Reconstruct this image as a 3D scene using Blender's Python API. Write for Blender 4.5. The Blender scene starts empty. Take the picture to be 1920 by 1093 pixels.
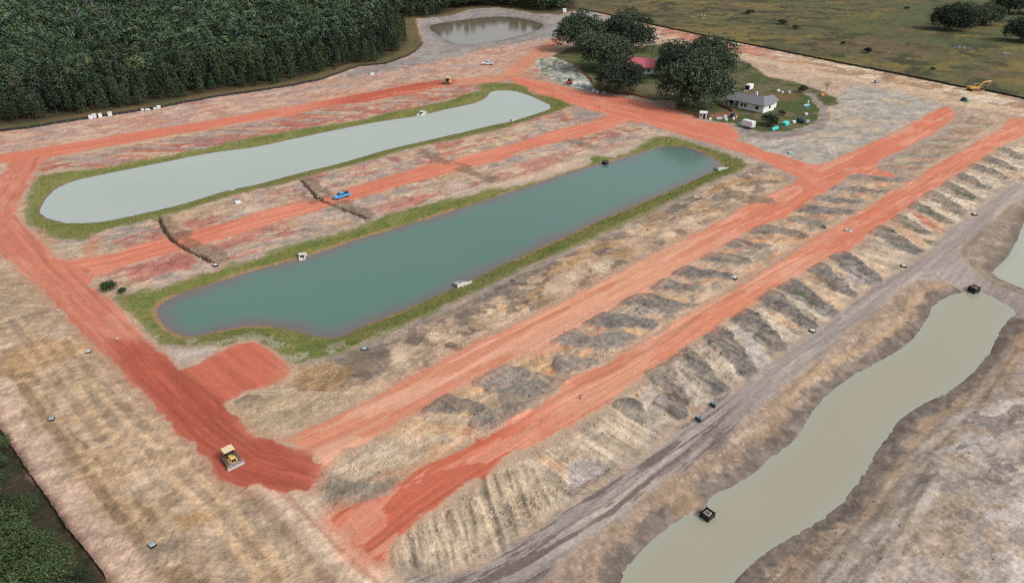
import bpy, math, random
import numpy as np

# ------------------------------------------------------------------ camera, sky, sun, exposure
SC = bpy.context.scene
COL = SC.collection
CAM_H, PITCH, FPX, CX, CY = 64.0, math.radians(28.8), 1283.0, 960.0, 546.5
cam_d = bpy.data.cameras.new("camera")
cam = bpy.data.objects.new("camera", cam_d)
COL.objects.link(cam)
cam.location = (0, 0, CAM_H)
cam.rotation_euler = (math.radians(90) - PITCH, 0, 0)
cam_d.sensor_width = 36.0
cam_d.lens = 36.0 * FPX / 1920.0
cam_d.clip_start, cam_d.clip_end = 1.0, 9000.0
SC.camera = cam

SUN_EL, SUN_AZ = math.radians(44), math.radians(118)      # azimuth from +Y, clockwise
world = bpy.data.worlds.new("World")
SC.world = world
world.use_nodes = True
wn, wl = world.node_tree.nodes, world.node_tree.links
wn.clear()
sky = wn.new("ShaderNodeTexSky")
sky.sky_type = 'NISHITA'
sky.sun_disc = False
sky.sun_elevation, sky.sun_rotation = SUN_EL, SUN_AZ
sky.air_density, sky.dust_density, sky.ozone_density = 1.0, 4.0, 1.0
hs = wn.new("ShaderNodeHueSaturation")                     # an overcast sky is nearly colourless
hs.inputs["Saturation"].default_value = 0.22
bgn = wn.new("ShaderNodeBackground")
bgn.inputs["Strength"].default_value = 0.15
wo = wn.new("ShaderNodeOutputWorld")
wl.new(sky.outputs[0], hs.inputs["Color"])
wl.new(hs.outputs[0], bgn.inputs["Color"])
wl.new(bgn.outputs[0], wo.inputs["Surface"])

sun_d = bpy.data.lights.new("sun", 'SUN')
sun_d.energy, sun_d.angle, sun_d.color = 1.5, math.radians(12), (1.0, 0.97, 0.93)
sun = bpy.data.objects.new("sun", sun_d)
COL.objects.link(sun)
sun.rotation_euler = (math.radians(90) - SUN_EL, 0, math.pi - SUN_AZ)
sun.location = (0, 0, 200)

SC.view_settings.view_transform = 'Standard'
SC.view_settings.look = 'None'
SC.view_settings.exposure = 0.22
SC.view_settings.gamma = 1.0
SC.view_settings.use_curve_mapping = False
SC.cycles.max_bounces = 5
SC.cycles.use_denoising = False
SC.cycles.pixel_filter_type = 'BLACKMAN_HARRIS'
SC.cycles.filter_width = 1.25

# ------------------------------------------------------------------ small helpers
rng = np.random.default_rng(7)
random.seed(7)
KALB = 0.70                                               # photographed brightness -> base colour


def lin(c):
    c = np.asarray(c, float) / 255.0
    return np.where(c <= 0.04045, c / 12.92, ((c + 0.055) / 1.055) ** 2.4)


def C(r, g, b, k=KALB):
    return lin((r, g, b)) * k


def P(px, py, z=0.0):
    """where the sight line through a photo pixel meets the level z"""
    dx, dy = (px - CX) / FPX, -(py - CY) / FPX
    d = (dx, math.cos(PITCH) + dy * math.sin(PITCH), -math.sin(PITCH) + dy * math.cos(PITCH))
    t = (z - CAM_H) / d[2]
    return (d[0] * t, d[1] * t, z)


def PP(pts, z=0.0):
    return np.array([P(x, y, z)[:2] for x, y in pts])


_TAB = np.random.default_rng(99).random(512 * 512).astype(np.float32)


def vnoise(x, y, seed=0):
    ix, iy = np.floor(x), np.floor(y)
    fx, fy = (x - ix).astype(np.float32), (y - iy).astype(np.float32)
    fx, fy = fx * fx * (3 - 2 * fx), fy * fy * (3 - 2 * fy)
    ix, iy = (ix.astype(np.int32) + seed * 37) & 511, (iy.astype(np.int32) + seed * 71) & 511
    ix1, r0, r1 = (ix + 1) & 511, iy * 512, ((iy + 1) & 511) * 512
    a, b = _TAB[r0 + ix], _TAB[r0 + ix1]
    c, d = _TAB[r1 + ix], _TAB[r1 + ix1]
    a += (b - a) * fx
    c += (d - c) * fx
    return a + (c - a) * fy


def fbm(x, y, seed=0, octv=4):
    s, a, t = 0.0, 1.0, 0.0
    for i in range(octv + (1 if octv > 2 else 0)):
        s = s + a * vnoise(np.asarray(x * 2 ** i + 17.3 * i), np.asarray(y * 2 ** i - 9.1 * i), seed + i * 31)
        t += a
        a *= 0.6
    return s / t                                           # about 0.25 .. 0.75


def fbm_on(mask, x, y, seed=0, octv=4):
    """fbm only where the mask lets it show"""
    k = np.flatnonzero(mask > 0.004)
    out = np.full(mask.shape, 0.5, np.float32)
    out[k] = fbm(x[k], y[k], seed, octv)
    return out


def sstep(a, b, x):
    if 0.39 < a < b < 0.7 and b - a < 0.13:                # patch outlines of one soil over another are crisp
        c, h = (a + b) / 2, (b - a) * 0.22
        a, b = c - h, c + h
    t = np.clip((x - a) / (b - a), 0, 1)
    return t * t * (3 - 2 * t)


def sdf_poly(X, Y, poly, margin=12.0):
    """signed distance in metres, negative inside; far = margin*2"""
    out = np.full(X.shape, margin * 2.0)
    lo, hi = poly.min(0) - margin, poly.max(0) + margin
    m = (X >= lo[0]) & (X <= hi[0]) & (Y >= lo[1]) & (Y <= hi[1])
    x, y = X[m], Y[m]
    if x.size == 0:
        return out
    d2 = np.full(x.shape, 1e12)
    inside = np.zeros(x.shape, bool)
    n = len(poly)
    for i in range(n):
        ax, ay = poly[i]
        bx, by = poly[(i + 1) % n]
        ex, ey = bx - ax, by - ay
        L = ex * ex + ey * ey
        if L < 1e-9:
            continue
        wx, wy = x - ax, y - ay
        t = np.clip((wx * ex + wy * ey) / L, 0, 1)
        d2 = np.minimum(d2, (wx - ex * t) ** 2 + (wy - ey * t) ** 2)
        if ay != by:
            cr = ((ay > y) != (by > y)) & (x < (bx - ax) * (y - ay) / (by - ay) + ax)
            inside ^= cr
    d = np.sqrt(d2)
    out[m] = np.minimum(np.where(inside, -d, d), margin * 2.0)
    return out


def line_coords(X, Y, line):
    """along, signed across, distance to a polyline"""
    best = np.full(X.shape, 1e12)
    al, ac = np.zeros(X.shape), np.zeros(X.shape)
    s0 = 0.0
    for i in range(len(line) - 1):
        ax, ay = line[i]
        bx, by = line[i + 1]
        ex, ey = bx - ax, by - ay
        L = math.hypot(ex, ey)
        ux, uy = ex / L, ey / L
        wx, wy = X - ax, Y - ay
        t = np.clip(wx * ux + wy * uy, 0, L)
        qx, qy = wx - ux * t, wy - uy * t
        d2 = qx * qx + qy * qy
        m = d2 < best
        best = np.where(m, d2, best)
        al = np.where(m, s0 + (wx * ux + wy * uy), al)
        ac = np.where(m, -wx * uy + wy * ux, ac)
        s0 += L
    return al, ac, np.sqrt(best)


# ------------------------------------------------------------------ materials
def new_mat(name):
    m = bpy.data.materials.new(name)
    m.use_nodes = True
    nt = m.node_tree
    return m, nt.nodes, nt.links, nt.nodes["Principled BSDF"]


_plain = {}


def plain(name, rgb, rough=0.6, metal=0.0, var=0.12, scale=6.0):
    """painted or moulded surface with a little grime"""
    if name in _plain:
        return _plain[name]
    m, n, l, b = new_mat(name)
    tc = n.new("ShaderNodeTexCoord")
    nz = n.new("ShaderNodeTexNoise")
    nz.inputs["Scale"].default_value = scale
    nz.inputs["Detail"].default_value = 4
    mp = n.new("ShaderNodeMapRange")
    mp.inputs["From Min"].default_value, mp.inputs["From Max"].default_value = 0.3, 0.7
    mp.inputs["To Min"].default_value, mp.inputs["To Max"].default_value = 1 - var, 1 + var
    mx = n.new("ShaderNodeMix")
    mx.data_type, mx.blend_type = 'RGBA', 'MULTIPLY'
    mx.inputs[0].default_value = 1.0
    mx.inputs[6].default_value = (*rgb, 1)
    l.new(tc.outputs["Object"], nz.inputs["Vector"])
    l.new(nz.outputs["Fac"], mp.inputs["Value"])
    l.new(mp.outputs["Result"], mx.inputs[7])
    l.new(mx.outputs[2], b.inputs["Base Color"])
    b.inputs["Roughness"].default_value = rough
    b.inputs["Metallic"].default_value = metal
    _plain[name] = m
    return m


def soil_mat(name, fine=0.16, scale=3.0, bump=0.5, rough=0.95, scrape=0.0, angles=()):
    m, n, l, b = new_mat(name)
    at = n.new("ShaderNodeAttribute")
    at.attribute_name = "Col"
    geo = n.new("ShaderNodeNewGeometry")

    def noise(sc, det, rgh, vec):
        z = n.new("ShaderNodeTexNoise")
        z.inputs["Scale"].default_value, z.inputs["Detail"].default_value, z.inputs["Roughness"].default_value = sc, det, rgh
        l.new(vec, z.inputs["Vector"])
        return z.outputs["Fac"]

    def math_(op, x, y):
        q = n.new("ShaderNodeMath")
        q.operation = op
        for i, v in enumerate((x, y)):
            if isinstance(v, (int, float)):
                q.inputs[i].default_value = v
            else:
                l.new(v, q.inputs[i])
        return q.outputs[0]

    def remap(v, lo, hi, f0=0.3, f1=0.7):
        mp = n.new("ShaderNodeMapRange")
        for k, x in (("From Min", f0), ("From Max", f1), ("To Min", lo), ("To Max", hi)):
            mp.inputs[k].default_value = x
        l.new(v, mp.inputs["Value"])
        return mp.outputs["Result"]

    grain = noise(scale, 8, 0.78, geo.outputs["Position"])
    fac = remap(grain, 1 - fine, 1 + fine)
    hgt = grain
    for i, ang in enumerate(angles):
        mpn = n.new("ShaderNodeMapping")
        mpn.inputs["Rotation"].default_value = (0, 0, ang)
        mp2 = n.new("ShaderNodeMapping")
        mp2.inputs["Scale"].default_value = (0.16, 2.2, 0.3)
        l.new(geo.outputs["Position"], mpn.inputs["Vector"])
        l.new(mpn.outputs["Vector"], mp2.inputs["Vector"])
        mpn = mp2
        st = noise(1.0, 5, 0.65, mpn.outputs["Vector"])
        off = n.new("ShaderNodeVectorMath")
        off.inputs[1].default_value = (31.0 * (i + 1), 17.0, 0)
        l.new(geo.outputs["Position"], off.inputs[0])
        where = remap(noise(0.09, 3, 0.6, off.outputs[0]), 0, 1, 0.51, 0.57)
        dev = math_('MULTIPLY', remap(st, -scrape, scrape, 0.36, 0.64), where)
        fac = math_('MULTIPLY', fac, math_('ADD', dev, 1.0))
        hgt = math_('ADD', hgt, math_('MULTIPLY', dev, 1.2))
    mx = n.new("ShaderNodeMix")
    mx.data_type, mx.blend_type = 'RGBA', 'MULTIPLY'
    mx.inputs[0].default_value = 1.0
    l.new(at.outputs["Color"], mx.inputs[6])
    l.new(fac, mx.inputs[7])
    l.new(mx.outputs[2], b.inputs["Base Color"])
    bp = n.new("ShaderNodeBump")
    bp.inputs["Strength"].default_value = bump
    bp.inputs["Distance"].default_value = 0.15
    l.new(hgt, bp.inputs["Height"])
    l.new(bp.outputs["Normal"], b.inputs["Normal"])
    b.inputs["Roughness"].default_value = rough
    b.inputs["Specular IOR Level"].default_value = 0.15
    return m


def leaf_mat(name):
    m, n, l, b = new_mat(name)
    at = n.new("ShaderNodeAttribute")
    at.attribute_name = "Col"
    oi = n.new("ShaderNodeObjectInfo")
    mp = n.new("ShaderNodeMapRange")
    mp.inputs["To Min"].default_value, mp.inputs["To Max"].default_value = 0.72, 1.3
    l.new(oi.outputs["Random"], mp.inputs["Value"])
    mx = n.new("ShaderNodeMix")
    mx.data_type, mx.blend_type = 'RGBA', 'MULTIPLY'
    mx.inputs[0].default_value = 1.0
    l.new(at.outputs["Color"], mx.inputs[6])
    l.new(mp.outputs["Result"], mx.inputs[7])
    l.new(mx.outputs[2], b.inputs["Base Color"])
    b.inputs["Roughness"].default_value = 0.8
    b.inputs["Specular IOR Level"].default_value = 0.2
    return m


M_SOIL = soil_mat("soil", 0.28, 1.5, 0.5, 0.95, 0.12, (0.1, -0.75, 0.9, 1.5))
M_ROADSOIL = soil_mat("packed_soil", 0.26, 1.6, 0.5)
M_CLAY = soil_mat("red_clay", 0.16, 1.8, 0.4)
M_GRASSG = soil_mat("grass_ground", 0.42, 1.8, 0.7)
M_LEAF = leaf_mat("leaves")
M_BARK = plain("bark", (0.09, 0.07, 0.055), 0.9, 0, 0.3, 3)
M_WHITE = plain("white_paint", (0.62, 0.63, 0.64), 0.5, 0, 0.06)
M_CONC = plain("concrete", (0.50, 0.49, 0.46), 0.85, 0, 0.15, 2)
M_BLACK = plain("black_fabric", (0.012, 0.013, 0.015), 0.8, 0, 0.3)
M_DARK = plain("shade_and_dark_door", (0.015, 0.015, 0.017), 0.7)  # near-black stands in for shade in mouths, doorway and porch; also shed door
M_GLASS = plain("window_glass", (0.02, 0.025, 0.03), 0.12, 0, 0.05)
M_TYRE = plain("rubber", (0.02, 0.02, 0.02), 0.85)
M_RIM = plain("rim_metal", (0.35, 0.35, 0.36), 0.4, 0.8)
M_YEL = plain("machine_yellow", (0.62, 0.40, 0.13), 0.5, 0, 0.15)
M_CREAM = plain("machine_roof_cream", (0.62, 0.50, 0.29), 0.55, 0, 0.08)
M_ORANGE_YEL = plain("excavator_yellow", (0.50, 0.27, 0.06), 0.5, 0, 0.12)
M_TRACK = plain("muddy_track_steel", (0.13, 0.085, 0.06), 0.8, 0.2, 0.3)
M_STEEL = plain("worn_steel", (0.38, 0.36, 0.36), 0.45, 0.5, 0.15)
M_BLUE = plain("truck_blue", (0.06, 0.33, 0.62), 0.35, 0, 0.06)
M_CARW = plain("truck_white", (0.68, 0.70, 0.72), 0.35, 0, 0.04)
M_GREYROOF = plain("grey_shingle", (0.15, 0.15, 0.165), 0.85, 0, 0.15, 3)
M_REDROOF = plain("red_metal_roof", (0.47, 0.11, 0.14), 0.5, 0, 0.10, 1.5)
M_WALLW = plain("white_wall", (0.66, 0.67, 0.66), 0.7, 0, 0.06)
M_ORANGE = plain("orange_mesh", (0.30, 0.075, 0.045), 0.8)
M_TEAL = plain("teal_pipe", (0.05, 0.50, 0.44), 0.45, 0, 0.08)
M_TEALB = plain("dark_teal_plastic", (0.01, 0.045, 0.075), 0.5)
M_PALEB = plain("pale_blue_cover", (0.24, 0.33, 0.37), 0.6)
M_LBLUE = plain("light_blue_plastic", (0.20, 0.50, 0.62), 0.5)
M_REDP = plain("red_paint", (0.5, 0.06, 0.04), 0.5)
M_ORP = plain("orange_plastic", (0.65, 0.22, 0.05), 0.6)
M_GREENP = plain("pale_green_plastic", (0.16, 0.45, 0.30), 0.5)
M_DKGREEN = plain("dark_green_paint", (0.015, 0.06, 0.06), 0.5)
M_WOOD = plain("weathered_wood", (0.25, 0.19, 0.13), 0.85, 0, 0.25)
M_GREYD = plain("grey_debris", (0.28, 0.28, 0.29), 0.8, 0, 0.3)


# ------------------------------------------------------------------ objects
def put(o, parent=None, label=None, cat=None, group=None, kind=None):
    COL.objects.link(o)
    if parent is not None:
        o.parent = parent
    if label: o["label"] = label
    if cat: o["category"] = cat
    if group: o["group"] = group
    if kind: o["kind"] = kind
    return o


def empty(name, loc, rz=0.0, label=None, cat=None, group=None):
    o = bpy.data.objects.new(name, None)
    o.location = loc
    o.rotation_euler = (0, 0, rz)
    o.empty_display_size = 0.5
    return put(o, None, label, cat, group)


def np_mesh(name, V, F, mat, col=None, smooth=True):
    """V (n,3); F (m,3) or (m,4)"""
    me = bpy.data.meshes.new(name)
    V = np.asarray(V, np.float32)
    F = np.asarray(F, np.int32)
    n, k = F.shape
    me.vertices.add(len(V))
    me.vertices.foreach_set("co", V.ravel())
    me.loops.add(n * k)
    me.loops.foreach_set("vertex_index", F.ravel())
    me.polygons.add(n)
    me.polygons.foreach_set("loop_start", np.arange(0, n * k, k, dtype=np.int32))
    me.polygons.foreach_set("use_smooth", np.full(n, smooth))
    me.update(calc_edges=True)
    if col is not None:
        a = me.color_attributes.new("Col", 'FLOAT_COLOR', 'POINT')
        c4 = np.ones((len(V), 4), np.float32)
        c4[:, :3] = col
        a.data.foreach_set("color", c4.ravel())
    me.materials.append(mat)
    return me


class MB:
    """collects solid shapes, becomes ONE mesh object"""
    def __init__(s):
        s.v, s.f = [], []

    def add(s, vs, fs):
        o = len(s.v)
        s.v += [tuple(v) for v in vs]
        s.f += [tuple(i + o for i in f) for f in fs]
        return s

    def box(s, x0, x1, y0, y1, z0, z1, top=None):
        """top=(tx0,tx1,ty0,ty1) tapers the upper face"""
        t = top or (x0, x1, y0, y1)
        vs = [(x0, y0, z0), (x1, y0, z0), (x1, y1, z0), (x0, y1, z0),
              (t[0], t[2], z1), (t[1], t[2], z1), (t[1], t[3], z1), (t[0], t[3], z1)]
        return s.add(vs, [(3, 2, 1, 0), (4, 5, 6, 7), (0, 1, 5, 4), (1, 2, 6, 5), (2, 3, 7, 6), (3, 0, 4, 7)])

    def prism(s, prof, x0, x1, axis='x'):
        """profile of (a,b) swept along an axis"""
        n = len(prof)
        if axis == 'x':
            vs = [(x0, a, b) for a, b in prof] + [(x1, a, b) for a, b in prof]
        elif axis == 'y':
            vs = [(a, x0, b) for a, b in prof] + [(a, x1, b) for a, b in prof]
        else:
            vs = [(a, b, x0) for a, b in prof] + [(a, b, x1) for a, b in prof]
        fs = [tuple(range(n))[::-1], tuple(range(n, 2 * n))]
        fs += [(i, (i + 1) % n, n + (i + 1) % n, n + i) for i in range(n)]
        return s.add(vs, fs)

    def tube(s, p0, p1, r0, r1=None, n=8):
        r1 = r0 if r1 is None else r1
        p0, p1 = np.array(p0, float), np.array(p1, float)
        d = p1 - p0
        d /= (np.linalg.norm(d) + 1e-9)
        u = np.cross(d, (0, 0, 1.0))
        if np.linalg.norm(u) < 1e-3:
            u = np.array((1.0, 0, 0))
        u /= np.linalg.norm(u)
        w = np.cross(d, u)
        vs = []
        for p, r in ((p0, r0), (p1, r1)):
            for i in range(n):
                a = 2 * math.pi * i / n
                vs.append(p + (u * math.cos(a) + w * math.sin(a)) * r)
        fs = [tuple(range(n)), tuple(range(2 * n - 1, n - 1, -1))]
        fs += [(i, n + i, n + (i + 1) % n, (i + 1) % n) for i in range(n)]
        return s.add(vs, fs)

    def ring(s, c, r_out, r_in, z0, z1, n=16):
        vs, fs = [], []
        for i in range(n):
            a = 2 * math.pi * i / n
            ca, sa = math.cos(a), math.sin(a)
            vs += [(c[0] + ca * r_out, c[1] + sa * r_out, z0), (c[0] + ca * r_out, c[1] + sa * r_out, z1),
                   (c[0] + ca * r_in, c[1] + sa * r_in, z1), (c[0] + ca * r_in, c[1] + sa * r_in, z0)]
        for i in range(n):
            a, b = 4 * i, 4 * ((i + 1) % n)
            for k in range(4):
                fs.append((a + k, b + k, b + (k + 1) % 4, a + (k + 1) % 4))
        return s.add(vs, fs)

    def mesh(s, name, mat, smooth=False, bevel=0.0):
        import bmesh
        me = bpy.data.meshes.new(name)
        me.from_pydata([tuple(map(float, v)) for v in s.v], [], s.f)
        bm = bmesh.new()
        bm.from_mesh(me)
        bmesh.ops.recalc_face_normals(bm, faces=bm.faces)
        if bevel > 0:
            bmesh.ops.bevel(bm, geom=[e for e in bm.edges if len(e.link_faces) == 2 and e.calc_face_angle(0) > 0.5],
                            offset=bevel, segments=1, affect='EDGES')
        bm.to_mesh(me)
        bm.free()
        me.polygons.foreach_set("use_smooth", [smooth] * len(me.polygons))
        me.materials.append(mat)
        return me

    def build(s, name, mat, parent=None, smooth=False, bevel=0.0, **kw):
        o = bpy.data.objects.new(name, s.mesh(name, mat, smooth, bevel))
        return put(o, parent, **kw)


def copy_tree(o, parent=None):
    c = o.copy()
    COL.objects.link(c)
    c.parent = parent
    for ch in o.children:
        copy_tree(ch, c)
    return c

# ------------------------------------------------------------------ the site plan (traced outlines -> metres on the ground)
FENCE_W = [(-120, 262), (0, 247), (60, 241), (130, 229), (210, 217), (300, 203), (350, 193), (400, 183), (480, 172), (540, 163),
           (600, 151), (640, 137), (672, 125), (720, 121), (760, 108), (780, 97), (793, 82)]
FENCE_E = [(1085, 17), (1100, 20), (1120, 24), (1165, 34), (1200, 42), (1250, 53), (1330, 70), (1400, 84), (1440, 92), (1500, 104),
           (1600, 124), (1700, 143), (1800, 164), (1860, 173), (1920, 186), (2100, 225)]
FENCE_S = [(-60, 720), (-25, 768), (5, 813), (31, 851), (56, 890), (95, 944), (128, 995), (164, 1038), (200, 1085), (260, 1160)]
TREELINE_N = [(785, 60), (780, 36), (820, 33), (855, 28), (880, 18), (930, 15), (965, 19), (1000, 26), (1050, 28), (1070, 22), (1100, 19)]

POND1 = [(74, 395), (82, 380), (102, 355), (138, 339), (179, 331), (210, 324), (282, 310), (359, 294), (410, 285), (480, 277), (531, 265),
         (603, 250), (680, 234), (736, 225), (787, 218), (839, 205), (890, 195), (913, 184), (918, 174), (926, 171), (960, 170), (986, 177),
         (1016, 190), (1034, 200), (1029, 206), (998, 216), (960, 228), (926, 234), (869, 248), (798, 264), (731, 279), (680, 294), (626, 310),
         (562, 324), (480, 347), (433, 355), (384, 370), (343, 383), (282, 397), (218, 411), (184, 417), (128, 419), (92, 411), (77, 402)]
POND2 = [(295, 584), (297, 576), (320, 559), (359, 545), (420, 526), (480, 507), (557, 488), (598, 475), (664, 452), (726, 434), (787, 416),
         (859, 393), (915, 375), (960, 360), (1037, 334), (1109, 311), (1150, 303), (1190, 290), (1224, 279), (1247, 274), (1288, 276),
         (1319, 288), (1344, 301), (1356, 311), (1339, 321), (1319, 330), (1267, 352), (1226, 370), (1165, 396), (1088, 429), (1021, 460),
         (960, 488), (849, 540), (787, 568), (723, 594), (672, 614), (644, 630), (613, 633), (582, 628), (552, 618), (513, 612), (480, 608),
         (435, 614), (384, 627), (353, 631), (333, 627), (307, 607)]
POND3 = [(1150, 1140), (1162, 1093), (1173, 1069), (1196, 1038), (1221, 1013), (1255, 987), (1278, 972), (1287, 965), (1318, 962), (1329, 931),
         (1360, 918), (1395, 900), (1440, 866), (1471, 841), (1496, 818), (1524, 770), (1555, 735), (1599, 704), (1645, 681), (1691, 653),
         (1722, 627), (1740, 596), (1752, 571), (1778, 555), (1819, 545), (1850, 551), (1875, 566), (1908, 584), (1896, 594), (1875, 617),
         (1863, 642), (1847, 673), (1824, 699), (1799, 722), (1763, 742), (1717, 765), (1681, 791), (1664, 817), (1640, 851), (1609, 903),
         (1581, 941), (1542, 972), (1491, 1003), (1440, 1032), (1401, 1064), (1375, 1093), (1335, 1140)]
POND4 = [(1990, 330), (1920, 418), (1906, 454), (1891, 480), (1860, 511), (1875, 524), (1920, 542), (2010, 580), (2120, 480)]
POND5 = [(800, 50), (823, 45), (865, 39), (917, 32), (948, 32), (990, 37), (1021, 47), (1015, 54), (990, 62), (959, 72), (917, 79), (886, 83),
         (861, 84), (844, 78), (823, 67)]


def rounded(pl, k=2):
    for _ in range(k):
        q = []
        for i, a in enumerate(pl):
            b = pl[(i + 1) % len(pl)]
            q += [(a[0] * .75 + b[0] * .25, a[1] * .75 + b[1] * .25), (a[0] * .25 + b[0] * .75, a[1] * .25 + b[1] * .75)]
        pl = q
    return pl


POND1, POND2, POND3, POND5 = rounded(POND1), rounded(POND2), rounded(POND3), rounded(POND5)
Z1, Z2, Z3, Z4, Z5 = -0.9, -0.9, -1.8, -1.8, -1.0

GRASS1 = [(46, 401), (51, 372), (64, 339), (77, 329), (123, 322), (179, 316), (220, 308), (282, 297), (364, 280), (480, 257), (582, 239), (680, 223),
          (736, 210), (787, 200), (839, 190), (869, 177), (900, 171), (895, 159), (926, 155), (960, 157), (980, 160), (998, 174), (1024, 179),
          (1050, 187), (1078, 198), (1047, 209), (1011, 220), (960, 236), (890, 254), (808, 271), (752, 283), (700, 299), (634, 317),
          (577, 332), (526, 347), (480, 355), (397, 379), (328, 399), (256, 418), (200, 432), (150, 452), (110, 450), (85, 437), (55, 420)]
GRASS2 = [(218, 560), (230, 553), (279, 545), (320, 531), (379, 511), (435, 495), (480, 483), (557, 457), (623, 439), (685, 421), (726, 403),
          (800, 383), (864, 370), (915, 354), (960, 348), (1037, 326), (1103, 303), (1112, 292), (1150, 292), (1190, 277), (1231, 256),
          (1255, 256), (1288, 264), (1324, 274), (1370, 291), (1406, 307), (1380, 324), (1360, 332), (1293, 360), (1255, 380), (1190, 411),
          (1114, 447), (1050, 475), (960, 512), (869, 558), (813, 586), (736, 619), (675, 648), (608, 672), (557, 680), (535, 668), (521, 655),
          (480, 640), (446, 640), (420, 648), (366, 651), (320, 642), (302, 644), (277, 617), (251, 591), (230, 572)]

R_TOP = [(-90, 318), (0, 290), (56, 282), (154, 266), (230, 252), (333, 236), (400, 225), (480, 211), (557, 197), (634, 184), (710, 170), (787, 156),
         (823, 151), (854, 150), (859, 155), (856, 160), (833, 163), (803, 169), (762, 177), (723, 184), (682, 193), (644, 195), (590, 206),
         (539, 218), (480, 226), (435, 234), (379, 246), (328, 252), (241, 269), (179, 279), (90, 296), (60, 302), (0, 305), (-90, 335)]
R_CONN = [(852, 151), (900, 147), (935, 142), (955, 128), (980, 108), (1005, 92), (1040, 72), (1053, 75), (1035, 88), (1008, 112), (988, 130),
          (970, 142), (962, 150), (900, 156), (858, 159)]
R_LEFT = [(60, 296), (90, 296), (74, 308), (61, 329), (49, 355), (33, 380), (26, 398), (41, 421), (64, 439), (87, 467), (110, 488), (150, 500),
          (177, 519), (169, 536), (182, 550), (205, 563), (238, 596), (269, 632), (307, 663), (338, 693), (377, 683), (400, 665), (446, 645),
          (474, 641), (508, 660), (545, 690), (547, 700), (521, 717), (480, 730), (461, 732), (435, 745), (425, 752), (428, 763), (441, 788),
          (466, 812), (480, 821), (513, 823), (531, 833), (567, 839), (588, 850), (600, 874), (586, 897), (577, 915), (552, 914), (526, 918),
          (480, 908), (461, 915), (435, 905), (415, 887), (394, 862), (366, 833), (338, 815), (323, 794), (297, 773), (274, 745), (246, 717),
          (223, 689), (189, 660), (159, 630), (133, 607), (110, 576), (84, 555), (61, 531), (41, 513), (28, 493), (0, 472), (-60, 430),
          (-90, 400), (-40, 370), (0, 331), (14, 319), (16, 307), (30, 300)]
R_MID = [(110, 489), (164, 486), (220, 475), (256, 462), (307, 447), (346, 436), (397, 424), (441, 413), (480, 399), (562, 380), (608, 370),
         (644, 357), (703, 339), (762, 321), (813, 307), (859, 298), (905, 285), (960, 272), (996, 261), (1032, 247), (1083, 236), (1124, 225),
         (1150, 212), (1185, 224), (1150, 239), (1119, 248), (1075, 261), (1037, 269), (986, 281), (940, 302), (895, 310), (849, 324), (782, 339),
         (736, 354), (695, 366), (659, 376), (626, 384), (593, 395), (536, 411), (480, 428), (405, 452), (335, 472), (271, 488), (230, 500),
         (179, 521), (150, 505)]
R_EAST = [(962, 143), (1024, 154), (1068, 166), (1111, 177), (1165, 182), (1206, 191), (1231, 200), (1255, 205), (1290, 218), (1331, 231), (1360, 232),
          (1375, 243), (1388, 259), (1380, 264), (1406, 272), (1440, 286), (1473, 293), (1509, 307), (1530, 310), (1555, 306), (1594, 287),
          (1645, 264), (1683, 247), (1735, 218), (1768, 202), (1781, 201), (1792, 213), (1783, 228), (1747, 252), (1709, 272), (1658, 295),
          (1640, 310), (1642, 318), (1673, 324), (1670, 333), (1642, 329), (1604, 325), (1583, 336), (1560, 352), (1527, 372), (1495, 345), (1497, 333),
          (1480, 325), (1440, 306), (1400, 290), (1330, 268), (1270, 250), (1215, 233), (1180, 228), (1140, 214), (1100, 205), (1060, 192),
          (1010, 176), (975, 162), (960, 152)]
R_A = [(1527, 372), (1495, 345), (1497, 333), (1489, 345), (1440, 367), (1395, 390), (1344, 419), (1293, 444), (1237, 472), (1190, 498), (1139, 524), (1083, 552),
       (960, 612), (895, 642), (859, 663), (800, 694), (749, 714), (721, 737), (659, 765), (618, 786), (582, 804), (541, 820), (520, 826),
       (580, 846), (603, 872), (626, 854), (675, 828), (705, 815), (751, 788), (800, 763), (844, 732), (903, 706), (960, 675), (1006, 655),
       (1050, 630), (1098, 604), (1144, 578), (1185, 555), (1216, 543), (1237, 526), (1280, 500), (1326, 477), (1370, 454), (1416, 428),
       (1440, 419), (1473, 406), (1496, 390)]
R_B = [(1940, 222), (1891, 223), (1880, 243), (1845, 259), (1822, 273), (1768, 303), (1737, 321), (1711, 342), (1681, 357), (1650, 375), (1617, 398), (1568, 424),
       (1532, 444), (1483, 477), (1440, 506), (1380, 542), (1344, 563), (1288, 594), (1237, 625), (1175, 658), (1139, 683), (1083, 701),
       (1060, 724), (1016, 758), (960, 791), (918, 813), (874, 839), (826, 864), (767, 895), (734, 921), (698, 939), (659, 951), (630, 967),
       (622, 975), (659, 987), (664, 1018), (698, 1046), (721, 1051), (728, 1031), (746, 1003), (775, 977), (823, 944), (869, 913), (913, 882), (960, 849),
       (1029, 818), (1073, 794), (1124, 763), (1170, 727), (1208, 699), (1255, 673), (1288, 648), (1326, 627), (1344, 612), (1383, 589),
       (1418, 563), (1440, 547), (1486, 521), (1519, 503), (1540, 490), (1568, 475), (1596, 465), (1619, 447), (1637, 429), (1670, 413),
       (1696, 393), (1714, 378), (1732, 365), (1765, 347), (1799, 324), (1822, 308), (1850, 293), (1875, 275), (1891, 268), (1940, 245)]
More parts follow.
